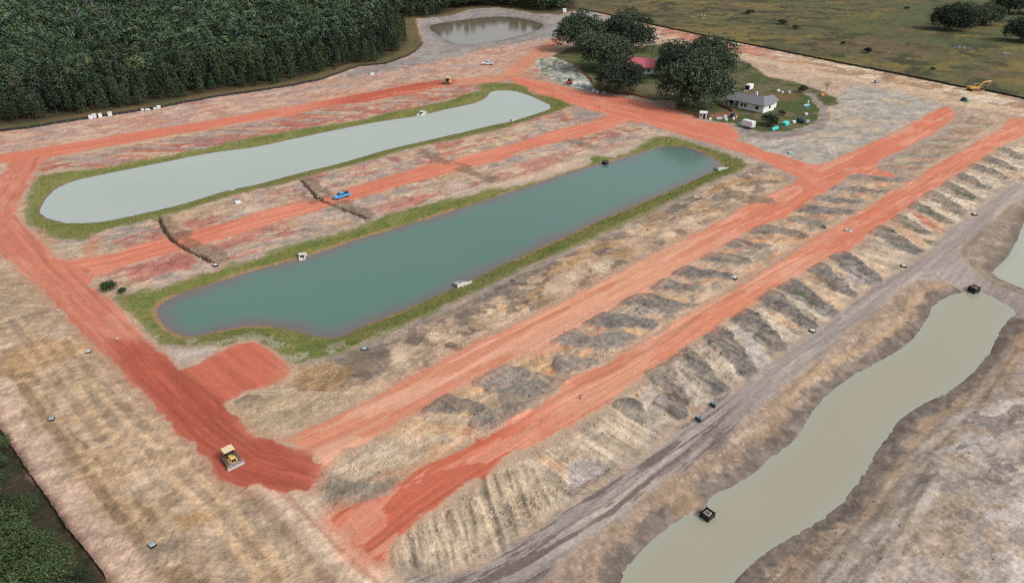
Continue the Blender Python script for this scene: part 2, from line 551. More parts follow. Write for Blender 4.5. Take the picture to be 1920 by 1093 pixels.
HAUL = [(1990, 300), (1920, 344), (1896, 347), (1863, 370), (1824, 403), (1786, 429), (1760, 454), (1742, 472), (1712, 495), (1678, 513), (1640, 535),
        (1594, 571), (1542, 609), (1509, 635), (1440, 684), (1395, 719), (1354, 745), (1319, 772), (1267, 805), (1242, 832), (1139, 903), (1062, 956),
        (993, 997), (960, 1026), (890, 1064), (826, 1079), (755, 1082), (760, 1140), (900, 1180), (990, 1110), (1032, 1069), (1062, 1043),
        (1114, 997), (1178, 951), (1203, 926), (1231, 905), (1293, 864), (1344, 836), (1400, 780), (1440, 742), (1491, 704), (1530, 671), (1568, 635),
        (1619, 599), (1663, 563), (1688, 540), (1722, 521), (1773, 520), (1800, 528), (1818, 536), (1853, 549), (1879, 563), (1904, 579), (1920, 583),
        (2050, 640), (2080, 600), (1920, 547), (1890, 534), (1856, 521), (1834, 510), (1815, 498), (1804, 488), (1799, 467), (1819, 447),
        (1855, 419), (1888, 385), (1920, 367), (2010, 310)]
SANDTRK = [(452, 905), (577, 905), (603, 945), (645, 990), (690, 1042), (755, 1085), (800, 1180), (700, 1180), (600, 1060), (540, 990), (480, 930)]
LAWN = [(1037, 105), (1075, 88), (1216, 85), (1250, 82), (1350, 105), (1405, 120), (1440, 145), (1491, 154), (1535, 169), (1568, 184), (1573, 196),
        (1550, 199), (1535, 188), (1528, 176), (1500, 172), (1518, 182), (1536, 203), (1536, 220), (1522, 233), (1480, 246), (1430, 248), (1398, 241),
        (1375, 232), (1331, 226), (1290, 214), (1262, 206), (1272, 190), (1222, 188), (1206, 184), (1165, 177), (1113, 172), (1100, 148), (1080, 127), (1040, 112)]
GRAVEL = [(1003, 112), (1040, 108), (1082, 125), (1102, 146), (1116, 174), (1092, 171), (1060, 159), (1020, 142), (1008, 128)]
DRIVE = [(1500, 170), (1528, 174), (1552, 200), (1556, 222), (1545, 242), (1500, 256), (1440, 262), (1400, 258), (1378, 240), (1398, 240), (1430, 248),
         (1480, 246), (1522, 233), (1536, 220), (1536, 203), (1518, 182)]
GREYLOT = [(1395, 262), (1440, 262), (1510, 256), (1550, 240), (1560, 215), (1556, 195), (1580, 172), (1600, 160), (1660, 168), (1720, 182), (1768, 200),
           (1735, 219), (1683, 248), (1645, 265), (1594, 288), (1555, 307), (1530, 311), (1509, 307), (1473, 293), (1440, 286), (1400, 272)]
DIRTROAD = [(1240, 74), (1300, 90), (1380, 108), (1440, 122), (1500, 134), (1560, 146), (1640, 158), (1700, 172), (1760, 187), (1830, 203), (1940, 224),
            (1940, 212), (1830, 190), (1760, 174), (1700, 160), (1640, 150), (1560, 138), (1500, 125), (1440, 112), (1380, 99), (1300, 80), (1260, 68)]
GREYFAR = [(640, 146), (672, 127), (720, 122), (760, 109), (781, 97), (794, 82), (788, 60), (782, 36), (855, 28), (880, 18), (930, 15), (965, 19), (1000, 26),
           (1050, 28), (1100, 20), (1190, 45), (1100, 62), (1045, 70), (960, 83), (900, 93), (860, 104), (800, 119), (740, 130), (700, 138)]
BANKR = [(1688, 540), (1722, 521), (1773, 520), (1818, 538), (1853, 551), (1904, 581), (2060, 645), (2200, 900), (2300, 1300), (900, 1300), (980, 1120),
         (1032, 1069), (1114, 997), (1203, 926), (1293, 864), (1400, 780), (1491, 704), (1568, 635), (1663, 563)]
PALE_SE = [(1920, 690), (1820, 740), (1760, 780), (1720, 840), (1690, 900), (1650, 950), (1600, 1000), (1560, 1060), (1500, 1120), (1700, 1250), (2300, 1200), (2200, 800)]
BANK4 = [(1990, 300), (1920, 367), (1888, 385), (1855, 419), (1819, 447), (1799, 467), (1804, 488), (1820, 500), (1860, 524), (1920, 547), (2050, 600), (2150, 450)]

# ------------------------------------------------------------------ the land: one sheet of soil, cut where its surface changes
NY, NX = 700, 830
pys = np.linspace(1150, -30, NY)
rows = np.array([P(960, p)[1] for p in pys])
rows = np.concatenate([[15, 25, 33], rows, np.geomspace(rows[-1] * 1.06, 6000, 16)])
us = np.linspace(-0.86, 0.86, NX)
us = np.concatenate([-np.geomspace(4, 0.9, 8), us, np.geomspace(0.9, 4, 8)])
NR, NC = len(rows), len(us)
GY = np.repeat(rows[:, None], NC, 1)
GX = us[None, :] * (0.905 * GY + 30.0)
X, Y = GX.ravel().astype(np.float32), GY.ravel().astype(np.float32)
N = X.size

n_lo = fbm(X / 40, Y / 40, 1, 4) - 0.5
n_md = fbm(X / 9, Y / 9, 2, 4) - 0.5
n_hi = fbm(X / 2.2, Y / 2.2, 3, 3) - 0.5
n_ed = (fbm(X / 3.0, Y / 3.0, 4, 4) - 0.5)                 # ragged edges
e1 = np.array(P(1440, 390)[:2]) - np.array(P(760, 740)[:2])
e1 /= np.linalg.norm(e1)
e2 = np.array((-e1[1], e1[0]))
A_ = X * e1[0] + Y * e1[1]                                  # along / across the parallel roads
B_ = X * e2[0] + Y * e2[1]


def D(pts, z=0.0, margin=12.0):
    return sdf_poly(X, Y, PP(pts, z), margin)


d_p1, d_p2, d_p3, d_p4, d_p5 = D(POND1, Z1, 20), D(POND2, Z2, 20), D(POND3, Z3, 20), D(POND4, Z4, 20), D(POND5, Z5, 40)
d_g1, d_g2 = D(GRASS1), D(GRASS2)
d_top, d_conn, d_left, d_mid, d_east, d_A, d_B = [D(r) for r in (R_TOP, R_CONN, R_LEFT, R_MID, R_EAST, R_A, R_B)]
d_haul, d_strk, d_lawn, d_grav, d_drive, d_glot, d_dirt = [D(r) for r in (HAUL, SANDTRK, LAWN, GRAVEL, DRIVE, GREYLOT, DIRTROAD)]
d_gfar, d_bankr, d_pale, d_bank4 = D(GREYFAR, 0, 30), D(BANKR, 0, 12), D(PALE_SE, 0, 12), D(BANK4)
fw, fe, fs_ = PP(FENCE_W), PP(FENCE_E), PP(FENCE_S)
tl = PP(TREELINE_N)
forest_poly = np.vstack([[(-900, P(0, 262)[1] - 30)], fw, tl[:-1], PP([(1100, 19), (1100, 8)]), [(80, 1500), (-1500, 1500)]])
d_for = sdf_poly(X, Y, forest_poly, 60)
meadow_poly = np.vstack([fe, [(800, 100), (3000, 300), (3000, 3000), (60, 3000)], PP([(1090, 6)])])
d_mead = sdf_poly(X, Y, meadow_poly, 60)
south_poly = np.vstack([fs_, [(-20, 15), (-400, 15), (-400, 120)]])
d_sou = sdf_poly(X, Y, south_poly, 30)
d_red = np.minimum.reduce([d_top, d_conn, d_left, d_mid, d_east, d_A, d_B])


def msk(d, soft=0.35, rag=1.0):
    return sstep(soft, -soft, d + (n_ed + 0.35 * clod) * rag)


clod = fbm(X / 1.1, Y / 1.1, 5, 4) - 0.5
# --- heights
H = 0.35 * n_lo + 0.22 * n_md * sstep(0.0, 4.0, d_red) + 0.14 * n_hi * sstep(0, 3, d_red)
ridg = 0.5 - np.abs(fbm(X / 3.4, Y / 3.4, 6, 4) - 0.5) * 4
loose = sstep(0.2, 2.0, d_red) * sstep(0, 2, np.minimum(d_g1, d_g2)) * sstep(0.5, 2, d_haul)
H = H + loose * (0.30 * clod + 0.10 * ridg)
H = H + 0.05 * sstep(0.6, -0.4, d_red)
H = H * sstep(1.0, -1.0, d_mead - 2) * 0.6 + H * sstep(-1.0, 1.0, d_mead - 2)


def basin(H, d, zw, slope, deep=1.3):
    bank = zw + d * slope + 0.16 * n_hi + 0.14 * (fbm(X / 0.9, Y / 0.9, 7, 2) - 0.5)
    bank = np.where(d < 0, np.maximum(zw + d * 0.35, zw - deep), bank)
    k = 0.25
    return np.where(d < 19, np.minimum(H, bank), H)


H = basin(H, d_p1, Z1, 0.17)
H = basin(H, d_p2, Z2, 0.17)
H = basin(H, d_p3, Z3, 0.24)
H = basin(H, d_p4, Z4, 0.30)
H = basin(H, d_p5, Z5, 0.05)

# windrows of dark topsoil dumped across the lots: (start, end, half width m, height m, tone)
WIND = [((1875, 280), (1920, 298), 1.7, 1), ((1850, 296), (1901, 319), 1.8, 1), ((1824, 311), (1881, 334), 1.7, 1), ((1799, 329), (1850, 352), 1.7, 1),
        ((1770, 344), (1824, 372), 1.7, 1), ((1737, 362), (1804, 398), 2.0, 1), ((1711, 383), (1770, 416), 1.7, 1), ((1676, 406), (1737, 439), 1.8, 1),
        ((1642, 429), (1714, 470), 1.9, 2), ((1572, 479), (1640, 526), 2.0, 2), ((1530, 503), (1594, 548), 1.9, 2), ((1480, 535), (1555, 588), 2.0, 2),
        ((1440, 556), (1516, 610), 2.0, 3), ((1392, 594), (1452, 648), 2.2, 3), ((1338, 622), (1402, 695), 2.0, 3), ((1272, 664), (1340, 722), 2.3, 3),
        ((1232, 690), (1290, 745), 2.0, 4), ((1180, 762), (1203, 786), 1.5, 3), ((1266, 755), (1276, 778), 1.8, 3),
        ((1178, 563), (1267, 573), 1.9, 2), ((1112, 597), (1216, 609), 1.9, 2), ((1055, 630), (1119, 650), 2.0, 4), ((1137, 642), (1180, 635), 1.7, 4),
        ((1068, 683), (1114, 681), 1.7, 4), ((930, 706), (1050, 732), 2.4, 4), ((813, 755), (895, 765), 1.6, 3), ((912, 705), (958, 714), 1.7, 3),
        ((1234, 532), (1293, 541), 1.6, 2), ((1280, 508), (1360, 520), 1.7, 2), ((1331, 482), (1395, 490), 1.7, 2), ((1372, 456), (1440, 466), 1.7, 2),
        ((1413, 433), (1450, 438), 1.5, 2), ((1504, 393), (1606, 400), 1.9, 2), ((1532, 371), (1604, 380), 1.6, 2), ((1566, 353), (1672, 363), 1.6, 2),
        ((1596, 332), (1709, 341), 1.6, 2), ((1440, 430), (1504, 441), 1.7, 2), ((1499, 413), (1540, 421), 1.5, 4), ((920, 790), (980, 768), 1.6, 4),
        ((1210, 585), (1300, 575), 1.2, 4)]
wind_m = np.zeros(N)
wind_t = np.zeros(N)
for (p, q, w, tone) in WIND:
    a, b = np.array(P(*p)[:2]), np.array(P(*q)[:2])
    lo, hi = np.minimum(a, b) - 6, np.maximum(a, b) + 6
    m = (X > lo[0]) & (X < hi[0]) & (Y > lo[1]) & (Y < hi[1])
    al, ac, dd = line_coords(X[m], Y[m], [a, b])
    ln_ = np.hypot(*(b - a))
    wl_ = 1.36 * w * (1.12 - 0.45 * np.clip(al / ln_, 0, 1))
    v = sstep(0.3, -0.25, dd - wl_ + n_ed[m] * 2.0 + n_md[m] * 1.6 + clod[m] * 0.6) * np.clip(0.86 + 1.2 * (fbm(A_[m] / 1.1, B_[m] / 9, 55, 3) - 0.45), 0.4, 1)
    wind_t[m] = np.where(v > wind_m[m], tone, wind_t[m])
    wind_m[m] = np.maximum(wind_m[m], v)
off_road = sstep(-0.3, 0.6, d_red)
H = H + wind_m * off_road * (0.34 + 0.55 * n_hi + 0.3 * clod)

# pipe trenches still open, with spoil beside them
TRENCH = [[(296, 407), (306, 428), (320, 449), (350, 468), (378, 482), (406, 495)], [(564, 338), (580, 356), (595, 372), (612, 380), (645, 393), (668, 402), (690, 411)]]
SPOIL = [([(306, 410), (322, 428), (338, 442)], 1.9), ([(352, 458), (380, 470), (412, 486)], 1.9), ([(578, 338), (590, 352), (604, 368)], 1.9),
         ([(636, 382), (660, 392), (690, 405)], 1.7), ([(563, 366), (578, 372), (590, 376)], 1.6), ([(795, 283), (815, 294), (836, 306)], 1.9),
         ([(868, 318), (895, 328), (920, 337)], 1.9), ([(1070, 265), (1090, 270), (1112, 277)], 1.6), ([(1384, 368), (1405, 372), (1428, 376)], 3.2),
         ([(846, 302), (870, 312)], 0.8), ([(324, 432), (344, 436)], 1.5)]
tr_m, sp_m = np.zeros(N), np.zeros(N)
for t in TRENCH:
    L = PP(t)
    m = (X > L[:, 0].min() - 5) & (X < L[:, 0].max() + 5) & (Y > L[:, 1].min() - 5) & (Y < L[:, 1].max() + 5)
    _, _, dd = line_coords(X[m], Y[m], L)
    tr_m[m] = np.maximum(tr_m[m], sstep(0.52, 0.28, dd + n_ed[m] * 0.8 + clod[m] * 0.5))
for t, w in SPOIL:
    L = PP(t)
    m = (X > L[:, 0].min() - 8) & (X < L[:, 0].max() + 8) & (Y > L[:, 1].min() - 8) & (Y < L[:, 1].max() + 8)
    _, _, dd = line_coords(X[m], Y[m], L)
    sp_m[m] = np.maximum(sp_m[m], sstep(w + 0.6, w - 0.2, dd + n_ed[m] * 4.0 + n_hi[m] * 2.0 + clod[m] * 1.5))
H = H + sp_m * (0.03 + 0.5 * n_hi + 0.5 * clod) * (1 - tr_m) - (0.7 + 1.2 * clod) * tr_m

# slopes graded between the lower road and the haul road: shallow furrows running downhill
lots_m = np.clip(sstep(-1, 3, -B_ + P(1200, 705)[0] * e2[0] + P(1200, 705)[1] * e2[1]), 0, 1) * sstep(0, 2, d_B) * sstep(0, 2, d_haul) * sstep(-2, 1, d_bankr) * sstep(-1, 1, d_bank4)
lots_m = lots_m * (d_strk > 0) * (X > P(700, 1060)[0])
fur = fbm(A_ / 0.9 + 1.2 * n_md, B_ / 14.0, 11, 3) - 0.5
H = H + lots_m * fur * 0.75

# --- colours of the soil
colr = np.zeros((N, 3), np.float32)


def paint(mask, c):
    global colr
    k = np.flatnonzero(mask > 0.004)
    m = np.clip(mask[k], 0, 1)[:, None].astype(np.float32)
    colr[k] += (np.asarray(c, np.float32) - colr[k]) * m


def var(amount):                                            # multiplies what is there
    global colr
    colr *= (1 + amount[:, None])


patch1 = fbm(A_ / 9.0, B_ / 6.0, 21, 4)
patch2 = fbm(A_ / 6.0, B_ / 5.0, 22, 4)
patch3 = fbm(A_ / 12.0, B_ / 4.0, 23, 4)
patch4 = fbm(X / 14.0, Y / 11.0, 24, 4)
drag = fbm(A_ / 0.8 + 2 * n_md, B_ / 9.0, 25, 3)            # dozer drag marks, downhill
rake = fbm(X / 7.0 + n_md * 2, Y / 0.75 + X / 18.0, 26, 3)
rake2 = fbm(X / 1.1 - Y / 2.4, Y / 9.0 + X / 6, 27, 3)

paint(np.ones(N), C(192, 168, 144))
paint(sstep(0.50, 0.60, patch4) * 0.6, C(176, 152, 132))
paint(sstep(0.52, 0.62, patch2) * 0.5, C(202, 174, 148))

# strip beside the western wood
p_b = B_ - (P(480, 218)[0] * e2[0] + P(480, 218)[1] * e2[1])
west = sstep(-2, 2, p_b) * (d_for > -2)
paint(west, C(194, 158, 138))
paint(west * sstep(0.5, 0.58, patch1) * 0.7, C(172, 152, 142))
paint(west * sstep(0.54, 0.62, patch3) * 0.55, C(190, 128, 108))
paint(west * sstep(0.52, 0.62, patch2) * 0.6, C(212, 180, 156))

# spoil strips round the ponds: pinkish, grey and tan patches
def between(px_lo, px_hi):
    blo = P(*px_lo)[0] * e2[0] + P(*px_lo)[1] * e2[1]
    bhi = P(*px_hi)[0] * e2[0] + P(*px_hi)[1] * e2[1]
    return sstep(blo - 1, blo + 1, B_) * sstep(bhi + 1, bhi - 1, B_)


strip = np.maximum(sstep(9, 7, d_g1), sstep(16, 12, d_mid)) * (d_g1 > -0.5)
strip = np.maximum(strip, sstep(11.5, 8, d_mid))
strip = strip * sstep(0.0, 1.5, d_left)
paint(strip, C(190, 164, 144))
paint(strip * sstep(0.47, 0.55, patch2) * 0.8, C(158, 146, 138))
paint(strip * sstep(0.50, 0.58, patch1) * 0.75, C(198, 166, 134))
paint(strip * sstep(0.545, 0.60, patch3) * 0.75, C(182, 112, 100))
paint(strip * sstep(0.58, 0.66, fbm_on(strip, A_ / 3.0, B_ / 3.0, 35, 3)) * 0.6, C(206, 182, 160))
tops = between((480, 262), (480, 228))                     # red smears below the top road
paint(tops * (d_g1 > 0) * sstep(0.48, 0.58, fbm(A_ / 3.0 + B_ / 3, B_ / 8.0, 36, 3)) * 0.75, C(186, 104, 84))
paint(tops * (d_g1 > 0) * sstep(0.52, 0.62, fbm(A_ / 4.0 + B_ / 4, B_ / 8.0, 37, 3)) * 0.6, C(156, 142, 138))
var(strip * (fbm_on(strip, X / 1.2, Y / 1.2, 38, 3) - 0.5) * 0.45)

# strip between the teal pond and the upper long road
nA = sstep(15, 12, d_g2) * sstep(-1, 1, d_g2) * sstep(0.3, -1, B_ - (P(960, 500)[0] * e2[0] + P(960, 500)[1] * e2[1])) * (d_left > 1)
paint(nA, C(188, 163, 138))
paint(nA * sstep(5.5, 2.5, d_g2 + 7 * n_md) * 0.9, C(138, 122, 110))
paint(nA * sstep(0.50, 0.56, patch2) * 0.8, C(204, 178, 150))
paint(nA * sstep(0.54, 0.60, patch1) * 0.75, C(136, 121, 110))
paint(nA * sstep(0.56, 0.62, patch3) * 0.6, C(184, 145, 100))
paint(nA * sstep(0.57, 0.63, fbm_on(nA, A_ / 4, B_ / 4, 41, 3)) * 0.7, C(112, 100, 90))
paint(np.minimum(sstep(1.4, 0.3, np.abs(d_g2 - 1.0)), (d_left > 1)) * 0.6, C(172, 158, 146))
var(nA * (fbm_on(nA, X / 1.0, Y / 1.0, 42, 3) - 0.5) * 0.5)

# lots between the two long roads
lotAB = sstep(0, 1, d_A) * sstep(0, 1, d_B) * between((1200, 640), (1200, 520)) * (X > P(585, 900)[0]) * (X < P(1700, 340)[0] + 60)
lotAB = lotAB * (np.minimum(d_A, d_B) < 11.5)
paint(lotAB, C(194, 168, 141))
paint(lotAB * sstep(0.50, 0.58, fbm_on(lotAB, A_ / 5 + B_ / 6, B_ / 9, 43, 4)) * 0.7, C(206, 166, 124))
paint(lotAB * sstep(0.52, 0.60, fbm_on(lotAB, A_ / 4 - B_ / 6, B_ / 8, 44, 4)) * 0.7, C(152, 142, 130))
paint(lotAB * sstep(0.57, 0.63, fbm_on(lotAB, A_ / 7, B_ / 1.5 + A_ / 8, 45, 3)) * 0.6, C(214, 150, 116))
paint(lotAB * sstep(0.58, 0.63, fbm_on(lotAB, A_ / 8, B_ / 1.3 - A_ / 9, 46, 3)) * 0.5, C(212, 188, 162))
var(lotAB * (fbm_on(lotAB, A_ / 6, B_ / 0.7 + A_ / 6, 47, 3) - 0.5) * 0.5)
far_lot = sstep(P(1640, 330)[1] - 6, P(1640, 330)[1] + 8, Y) * lotAB
paint(far_lot * 0.8, C(164, 150, 132))
paint(far_lot * sstep(0.49, 0.56, fbm_on(far_lot, X / 8, Y / 3.0, 481, 4)) * 0.7, C(138, 128, 116))
paint(far_lot * sstep(0.53, 0.60, fbm_on(far_lot, X / 7, Y / 2.4, 482, 4)) * 0.6, C(188, 172, 150))
paint(far_lot * sstep(0.5, 0.6, fbm_on(far_lot, X / 14, Y / 2.0, 48, 3)) * 0.5, C(186, 136, 104))

# graded slope between the lower road and the haul road
paint(lots_m, C(204, 184, 160))
paint(lots_m * sstep(0.47, 0.57, fbm_on(lots_m, A_ / 5.0, B_ / 30.0, 51, 3)) * 0.75, C(160, 148, 134))
paint(lots_m * sstep(0.52, 0.62, fbm_on(lots_m, A_ / 4.0, B_ / 20.0, 52, 3)) * 0.8, C(208, 186, 160))
paint(lots_m * sstep(0.56, 0.64, fbm_on(lots_m, A_ / 3.0, B_ / 16.0, 53, 3)) * 0.6, C(206, 160, 124))
paint(lots_m * sstep(3.2, 1.4, d_B + 1.5 * n_md) * 0.75, C(172, 152, 130))
paint(lots_m * sstep(3.0, 0.8, d_haul + 2 * n_md) * 0.65, C(150, 141, 134))
var(lots_m * np.clip(fur * 2.2, -0.5, 0.5) * 0.5)

for (p, q, w, tone) in WIND[:17]:                          # paler sand between the dark windrows
    a, b = np.array(P(*p)[:2]), np.array(P(*q)[:2])
    sh = e1 * (w * 2.0 + 0.4)
    lo, hi = np.minimum(a, b) - 7 - np.abs(sh), np.maximum(a, b) + 7 + np.abs(sh)
    k = np.flatnonzero((X > lo[0]) & (X < hi[0]) & (Y > lo[1]) & (Y < hi[1]))
    al, ac, dd = line_coords(X[k], Y[k], [a + sh + (b - a) * 0.12, b + sh + (b - a) * 0.05])
    mm = np.zeros(N, np.float32)
    mm[k] = sstep(0.5, -0.4, dd - 1.25 * (0.7 + 0.5 * np.clip(al / np.hypot(*(b - a)), 0, 1)) + n_ed[k] * 1.6 + n_md[k] * 1.2)
    paint(mm * off_road * 0.92, C(216, 199, 176) if tone != 2 else C(216, 188, 156))
    H = H + mm * off_road * 0.12
TONES = {1: C(132, 123, 114), 2: C(126, 120, 115), 3: C(121, 115, 110), 4: C(148, 139, 130)}
for t, c in TONES.items():
    paint(wind_m * off_road * (wind_t == t) * 0.93, c)
var(wind_m * off_road * (fbm(A_ / 0.6, B_ / 6, 54, 3) - 0.5) * 0.7)


def blob(pts, c, a=0.9, soft=0.6, rag=2.5, z=0.0):
    d = D(pts, z, 6)
    m = msk(d, soft, rag) * a
    paint(m, c)
    return m


# pale sand tongues and pits on the slope, the grey mass below the clay head
blob([(1318, 640), (1345, 655), (1372, 690), (1385, 712), (1370, 728), (1352, 722), (1345, 700), (1330, 672)], C(204, 186, 164), 0.85)
blob([(1262, 680), (1290, 695), (1322, 730), (1330, 758), (1312, 768), (1296, 755), (1285, 725), (1268, 700)], C(200, 184, 166), 0.85)
blob([(1368, 600), (1392, 612), (1440, 655), (1430, 684), (1418, 688), (1400, 655), (1380, 625)], C(194, 186, 176), 0.8)
blob([(1205, 740), (1222, 722), (1248, 745), (1256, 768), (1246, 795), (1228, 810), (1212, 790), (1205, 765)], C(192, 180, 166), 0.8)
blob([(1820, 322), (1838, 322), (1858, 345), (1850, 352), (1836, 345)], C(206, 184, 164), 0.85)
blob([(1578, 500), (1600, 505), (1628, 530), (1606, 545), (1588, 530)], C(176, 164, 158), 0.8)
blob([(1702, 392), (1714, 396), (1768, 432), (1760, 440), (1735, 425)], C(196, 122, 96), 0.8)
blob([(1664, 408), (1672, 406), (1735, 455), (1726, 468), (1690, 436)], C(204, 160, 132), 0.6)
m_cut = blob([(738, 1058), (732, 1034), (760, 1000), (800, 978), (850, 944), (900, 908), (950, 876), (1003, 868), (1020, 892), (1043, 945), (1003, 985),
              (940, 1030), (880, 1058), (800, 1076)], C(200, 180, 154), 0.9, 1.0)
cd = np.array(P(940, 1010)[:2]) - np.array(P(905, 905)[:2])
cd /= np.linalg.norm(cd)
cs = X * -cd[1] + Y * cd[0]
ca = X * cd[0] + Y * cd[1]
cst = fbm(cs / 0.85, ca / 10, 61, 3)
var(m_cut * (cst - 0.5) * 0.8)
paint(m_cut * sstep(0.55, 0.65, fbm_on(m_cut, cs / 2.2, ca / 9, 62, 3)) * 0.6, C(150, 138, 120))
H = H + m_cut * (cst - 0.5) * 1.0
m_pit = blob([(1056, 893), (1060, 872), (1090, 856), (1118, 862), (1132, 878), (1112, 900), (1084, 914), (1066, 908)], C(186, 174, 166), 0.95, 0.6, 1.6)
H = H - m_pit * 0.35
blob([(735, 1060), (732, 1046), (770, 1050), (830, 1062), (800, 1078), (760, 1076)], C(158, 146, 128), 0.7)
blob([(582, 912), (590, 887), (623, 883), (659, 901), (712, 896), (742, 912), (698, 937), (634, 958), (608, 951)], C(146, 136, 122), 0.9, 0.8, 3.0)
blob([(600, 870), (640, 850), (690, 830), (760, 812), (830, 815), (800, 850), (740, 880), (700, 892), (650, 895), (620, 880)], C(196, 176, 150), 0.75, 0.9, 3.5)
blob([(670, 850), (700, 828), (740, 840), (765, 858), (735, 862), (700, 858)], C(208, 188, 164), 0.8)
blob([(640, 745), (720, 700), (760, 680), (745, 720), (690, 760), (655, 770)], C(198, 172, 142), 0.75)
blob([(560, 690), (620, 680), (655, 700), (640, 730), (590, 735), (545, 720)], C(170, 138, 98), 0.75)
blob([(725, 650), (760, 640), (770, 690), (745, 710), (735, 680)], C(206, 182, 156), 0.8)
blob([(430, 760), (470, 745), (560, 735), (650, 745), (640, 775), (560, 808), (510, 822), (480, 818), (448, 790)], C(184, 162, 132), 0.8)
var(blob([(430, 760), (470, 745), (560, 735), (720, 690), (700, 740), (560, 808), (510, 822), (480, 818), (448, 790)], C(184, 162, 132), 0.0) * 0)
blob([(1110, 498), (1140, 480), (1162, 492), (1140, 512), (1118, 512)], C(208, 188, 160), 0.85)
blob([(1010, 545), (1060, 505), (1105, 500), (1095, 530), (1060, 555), (1030, 558)], C(202, 174, 148), 0.8)
blob([(1168, 452), (1195, 442), (1230, 462), (1218, 480), (1190, 474)], C(198, 168, 140), 0.75)
blob([(640, 655), (680, 650), (730, 655), (735, 675), (690, 690), (650, 680)], C(134, 118, 104), 0.8)
blob([(300, 655), (345, 652), (415, 648), (400, 665), (375, 683), (340, 692), (318, 672)], C(196, 184, 172), 0.8, 0.8, 4)
blob([(95, 455), (150, 452), (158, 478), (120, 485), (100, 478)], C(190, 172, 148), 0.8, 0.6, 3)
blob([(150, 470), (175, 440), (195, 445), (180, 478), (160, 484)], C(202, 138, 104), 0.6, 0.8, 3)
blob([(225, 505), (290, 495), (370, 480), (350, 505), (270, 525), (235, 525)], C(186, 118, 108), 0.7, 0.8, 4)
blob([(300, 490), (340, 478), (370, 485), (345, 503), (310, 508)], C(180, 104, 96), 0.6, 0.8, 4)
blob([(700, 390), (750, 372), (800, 365), (790, 385), (720, 405)], C(190, 124, 110), 0.55, 0.8, 5)
blob([(960, 310), (1040, 290), (1060, 300), (1010, 315), (970, 322)], C(192, 122, 104), 0.6, 0.8, 5)
blob([(1075, 210), (1110, 205), (1130, 215), (1100, 228), (1075, 226)], C(150, 138, 132), 0.6, 0.8, 4)

# big graded sand pad at lower left: rake marks, wheel tracks, wet brown ground
pad = sstep(0.5, -0.5, X - P(600, 930)[0] - (Y - P(600, 930)[1]) * -0.1) * sstep(0.2, 1, d_left) * (d_sou > 0) * (Y < P(0, 440)[1])
pad = pad * (B_ < 1e9) * (X < P(470, 900)[0] + (P(470, 900)[1] - Y) * 0.9 + 22)
pad = pad * ((d_left < 50) | True)
lf = PP([(-60, 430), (0, 472), (61, 531), (110, 576), (159, 630), (223, 689), (274, 745), (338, 815), (394, 862), (461, 915), (480, 930), (540, 990), (600, 1060), (700, 1180), (0, 1300), (-300, 900), (-300, 430)])
d_pad = sdf_poly(X, Y, lf, 8)
pad = sstep(0.5, -0.5, d_pad)
paint(pad, C(182, 157, 131))
zone = fbm(X / 16, Y / 12, 70, 3)
zA, zB = sstep(0.44, 0.50, zone), sstep(0.53, 0.59, zone)
wob = 2.2 * n_md
rk0 = fbm(X / 6 + wob, Y / 0.55 + X / 16.0 + wob, 701, 3)                    # across
rk1 = fbm((X * 0.7 - Y * 0.7) / 0.6 + wob, (X * 0.7 + Y * 0.7) / 7, 702, 3)   # along the broad road
rk2 = fbm((X * 0.9 + Y * 0.4) / 0.6 + wob, (X * -0.4 + Y * 0.9) / 7, 703, 3)
upz = sstep(P(0, 690)[1] - 3, P(0, 620)[1], Y)
rk = np.where(upz > 0.5, rk0, rk0 * (1 - zA) + (rk1 * (1 - zB) + rk2 * zB) * zA)
paint(pad * sstep(0.46, 0.55, fbm_on(pad, X / 9, Y / 6, 71, 4)) * 0.6, C(170, 143, 114))
paint(pad * sstep(0.53, 0.60, fbm_on(pad, X / 5, Y / 3.5, 78, 4)) * 0.5, C(203, 180, 154))
paint(pad * sstep(0.54, 0.62, rk) * 0.2, C(206, 183, 157))
paint(pad * sstep(0.40, 0.46, 0.98 - rk) * 0.0 + pad * sstep(0.55, 0.62, 1 - rk) * 0.2, C(160, 138, 116))
paint(pad * sstep(0.56, 0.62, fbm_on(pad, X / 3, Y / 2.4, 79, 4)) * 0.45, C(166, 146, 126))
blob([(0, 660), (60, 640), (130, 640), (170, 655), (120, 680), (70, 690), (40, 720), (0, 700)], C(184, 144, 96), 0.6, 1.5, 4)
WETB = C(152, 126, 100)
wetp = np.maximum.reduce([msk(D(q_, 0, 6), 0.3, 3.5) for q_ in (
    [(18, 700), (61, 700), (84, 735), (105, 763), (118, 796), (145, 820), (172, 854), (208, 885), (238, 920), (275, 961), (290, 992), (262, 1023), (232, 1036), (210, 1013),
     (188, 979), (150, 946), (142, 915), (98, 864), (56, 820), (34, 770)],
    [(275, 962), (300, 930), (340, 903), (352, 913), (312, 950), (286, 976)], [(250, 1072), (320, 1058), (384, 1093), (400, 1120), (260, 1120)])])
paint(pad * wetp * 0.85, WETB)
paint(pad * wetp * sstep(0.5, 0.58, fbm(X / 4, Y / 3, 712, 4)) * 0.5, C(142, 120, 98))
blob([(230, 897), (259, 884), (290, 908), (246, 933)], C(210, 190, 166), 0.7, 0.4, 3)
blob([(15, 590), (40, 592), (30, 620), (0, 625), (0, 600)], C(152, 136, 120), 0.7, 1, 3)
blob([(60, 720), (80, 760), (70, 815), (50, 800), (40, 750)], C(140, 126, 110), 0.6, 1, 3)
blob([(90, 830), (120, 845), (110, 860), (90, 850)], C(136, 124, 112), 0.7, 0.8, 2)
blob([(105, 765), (135, 752), (130, 775), (110, 780)], C(214, 192, 166), 0.8, 0.6, 2)
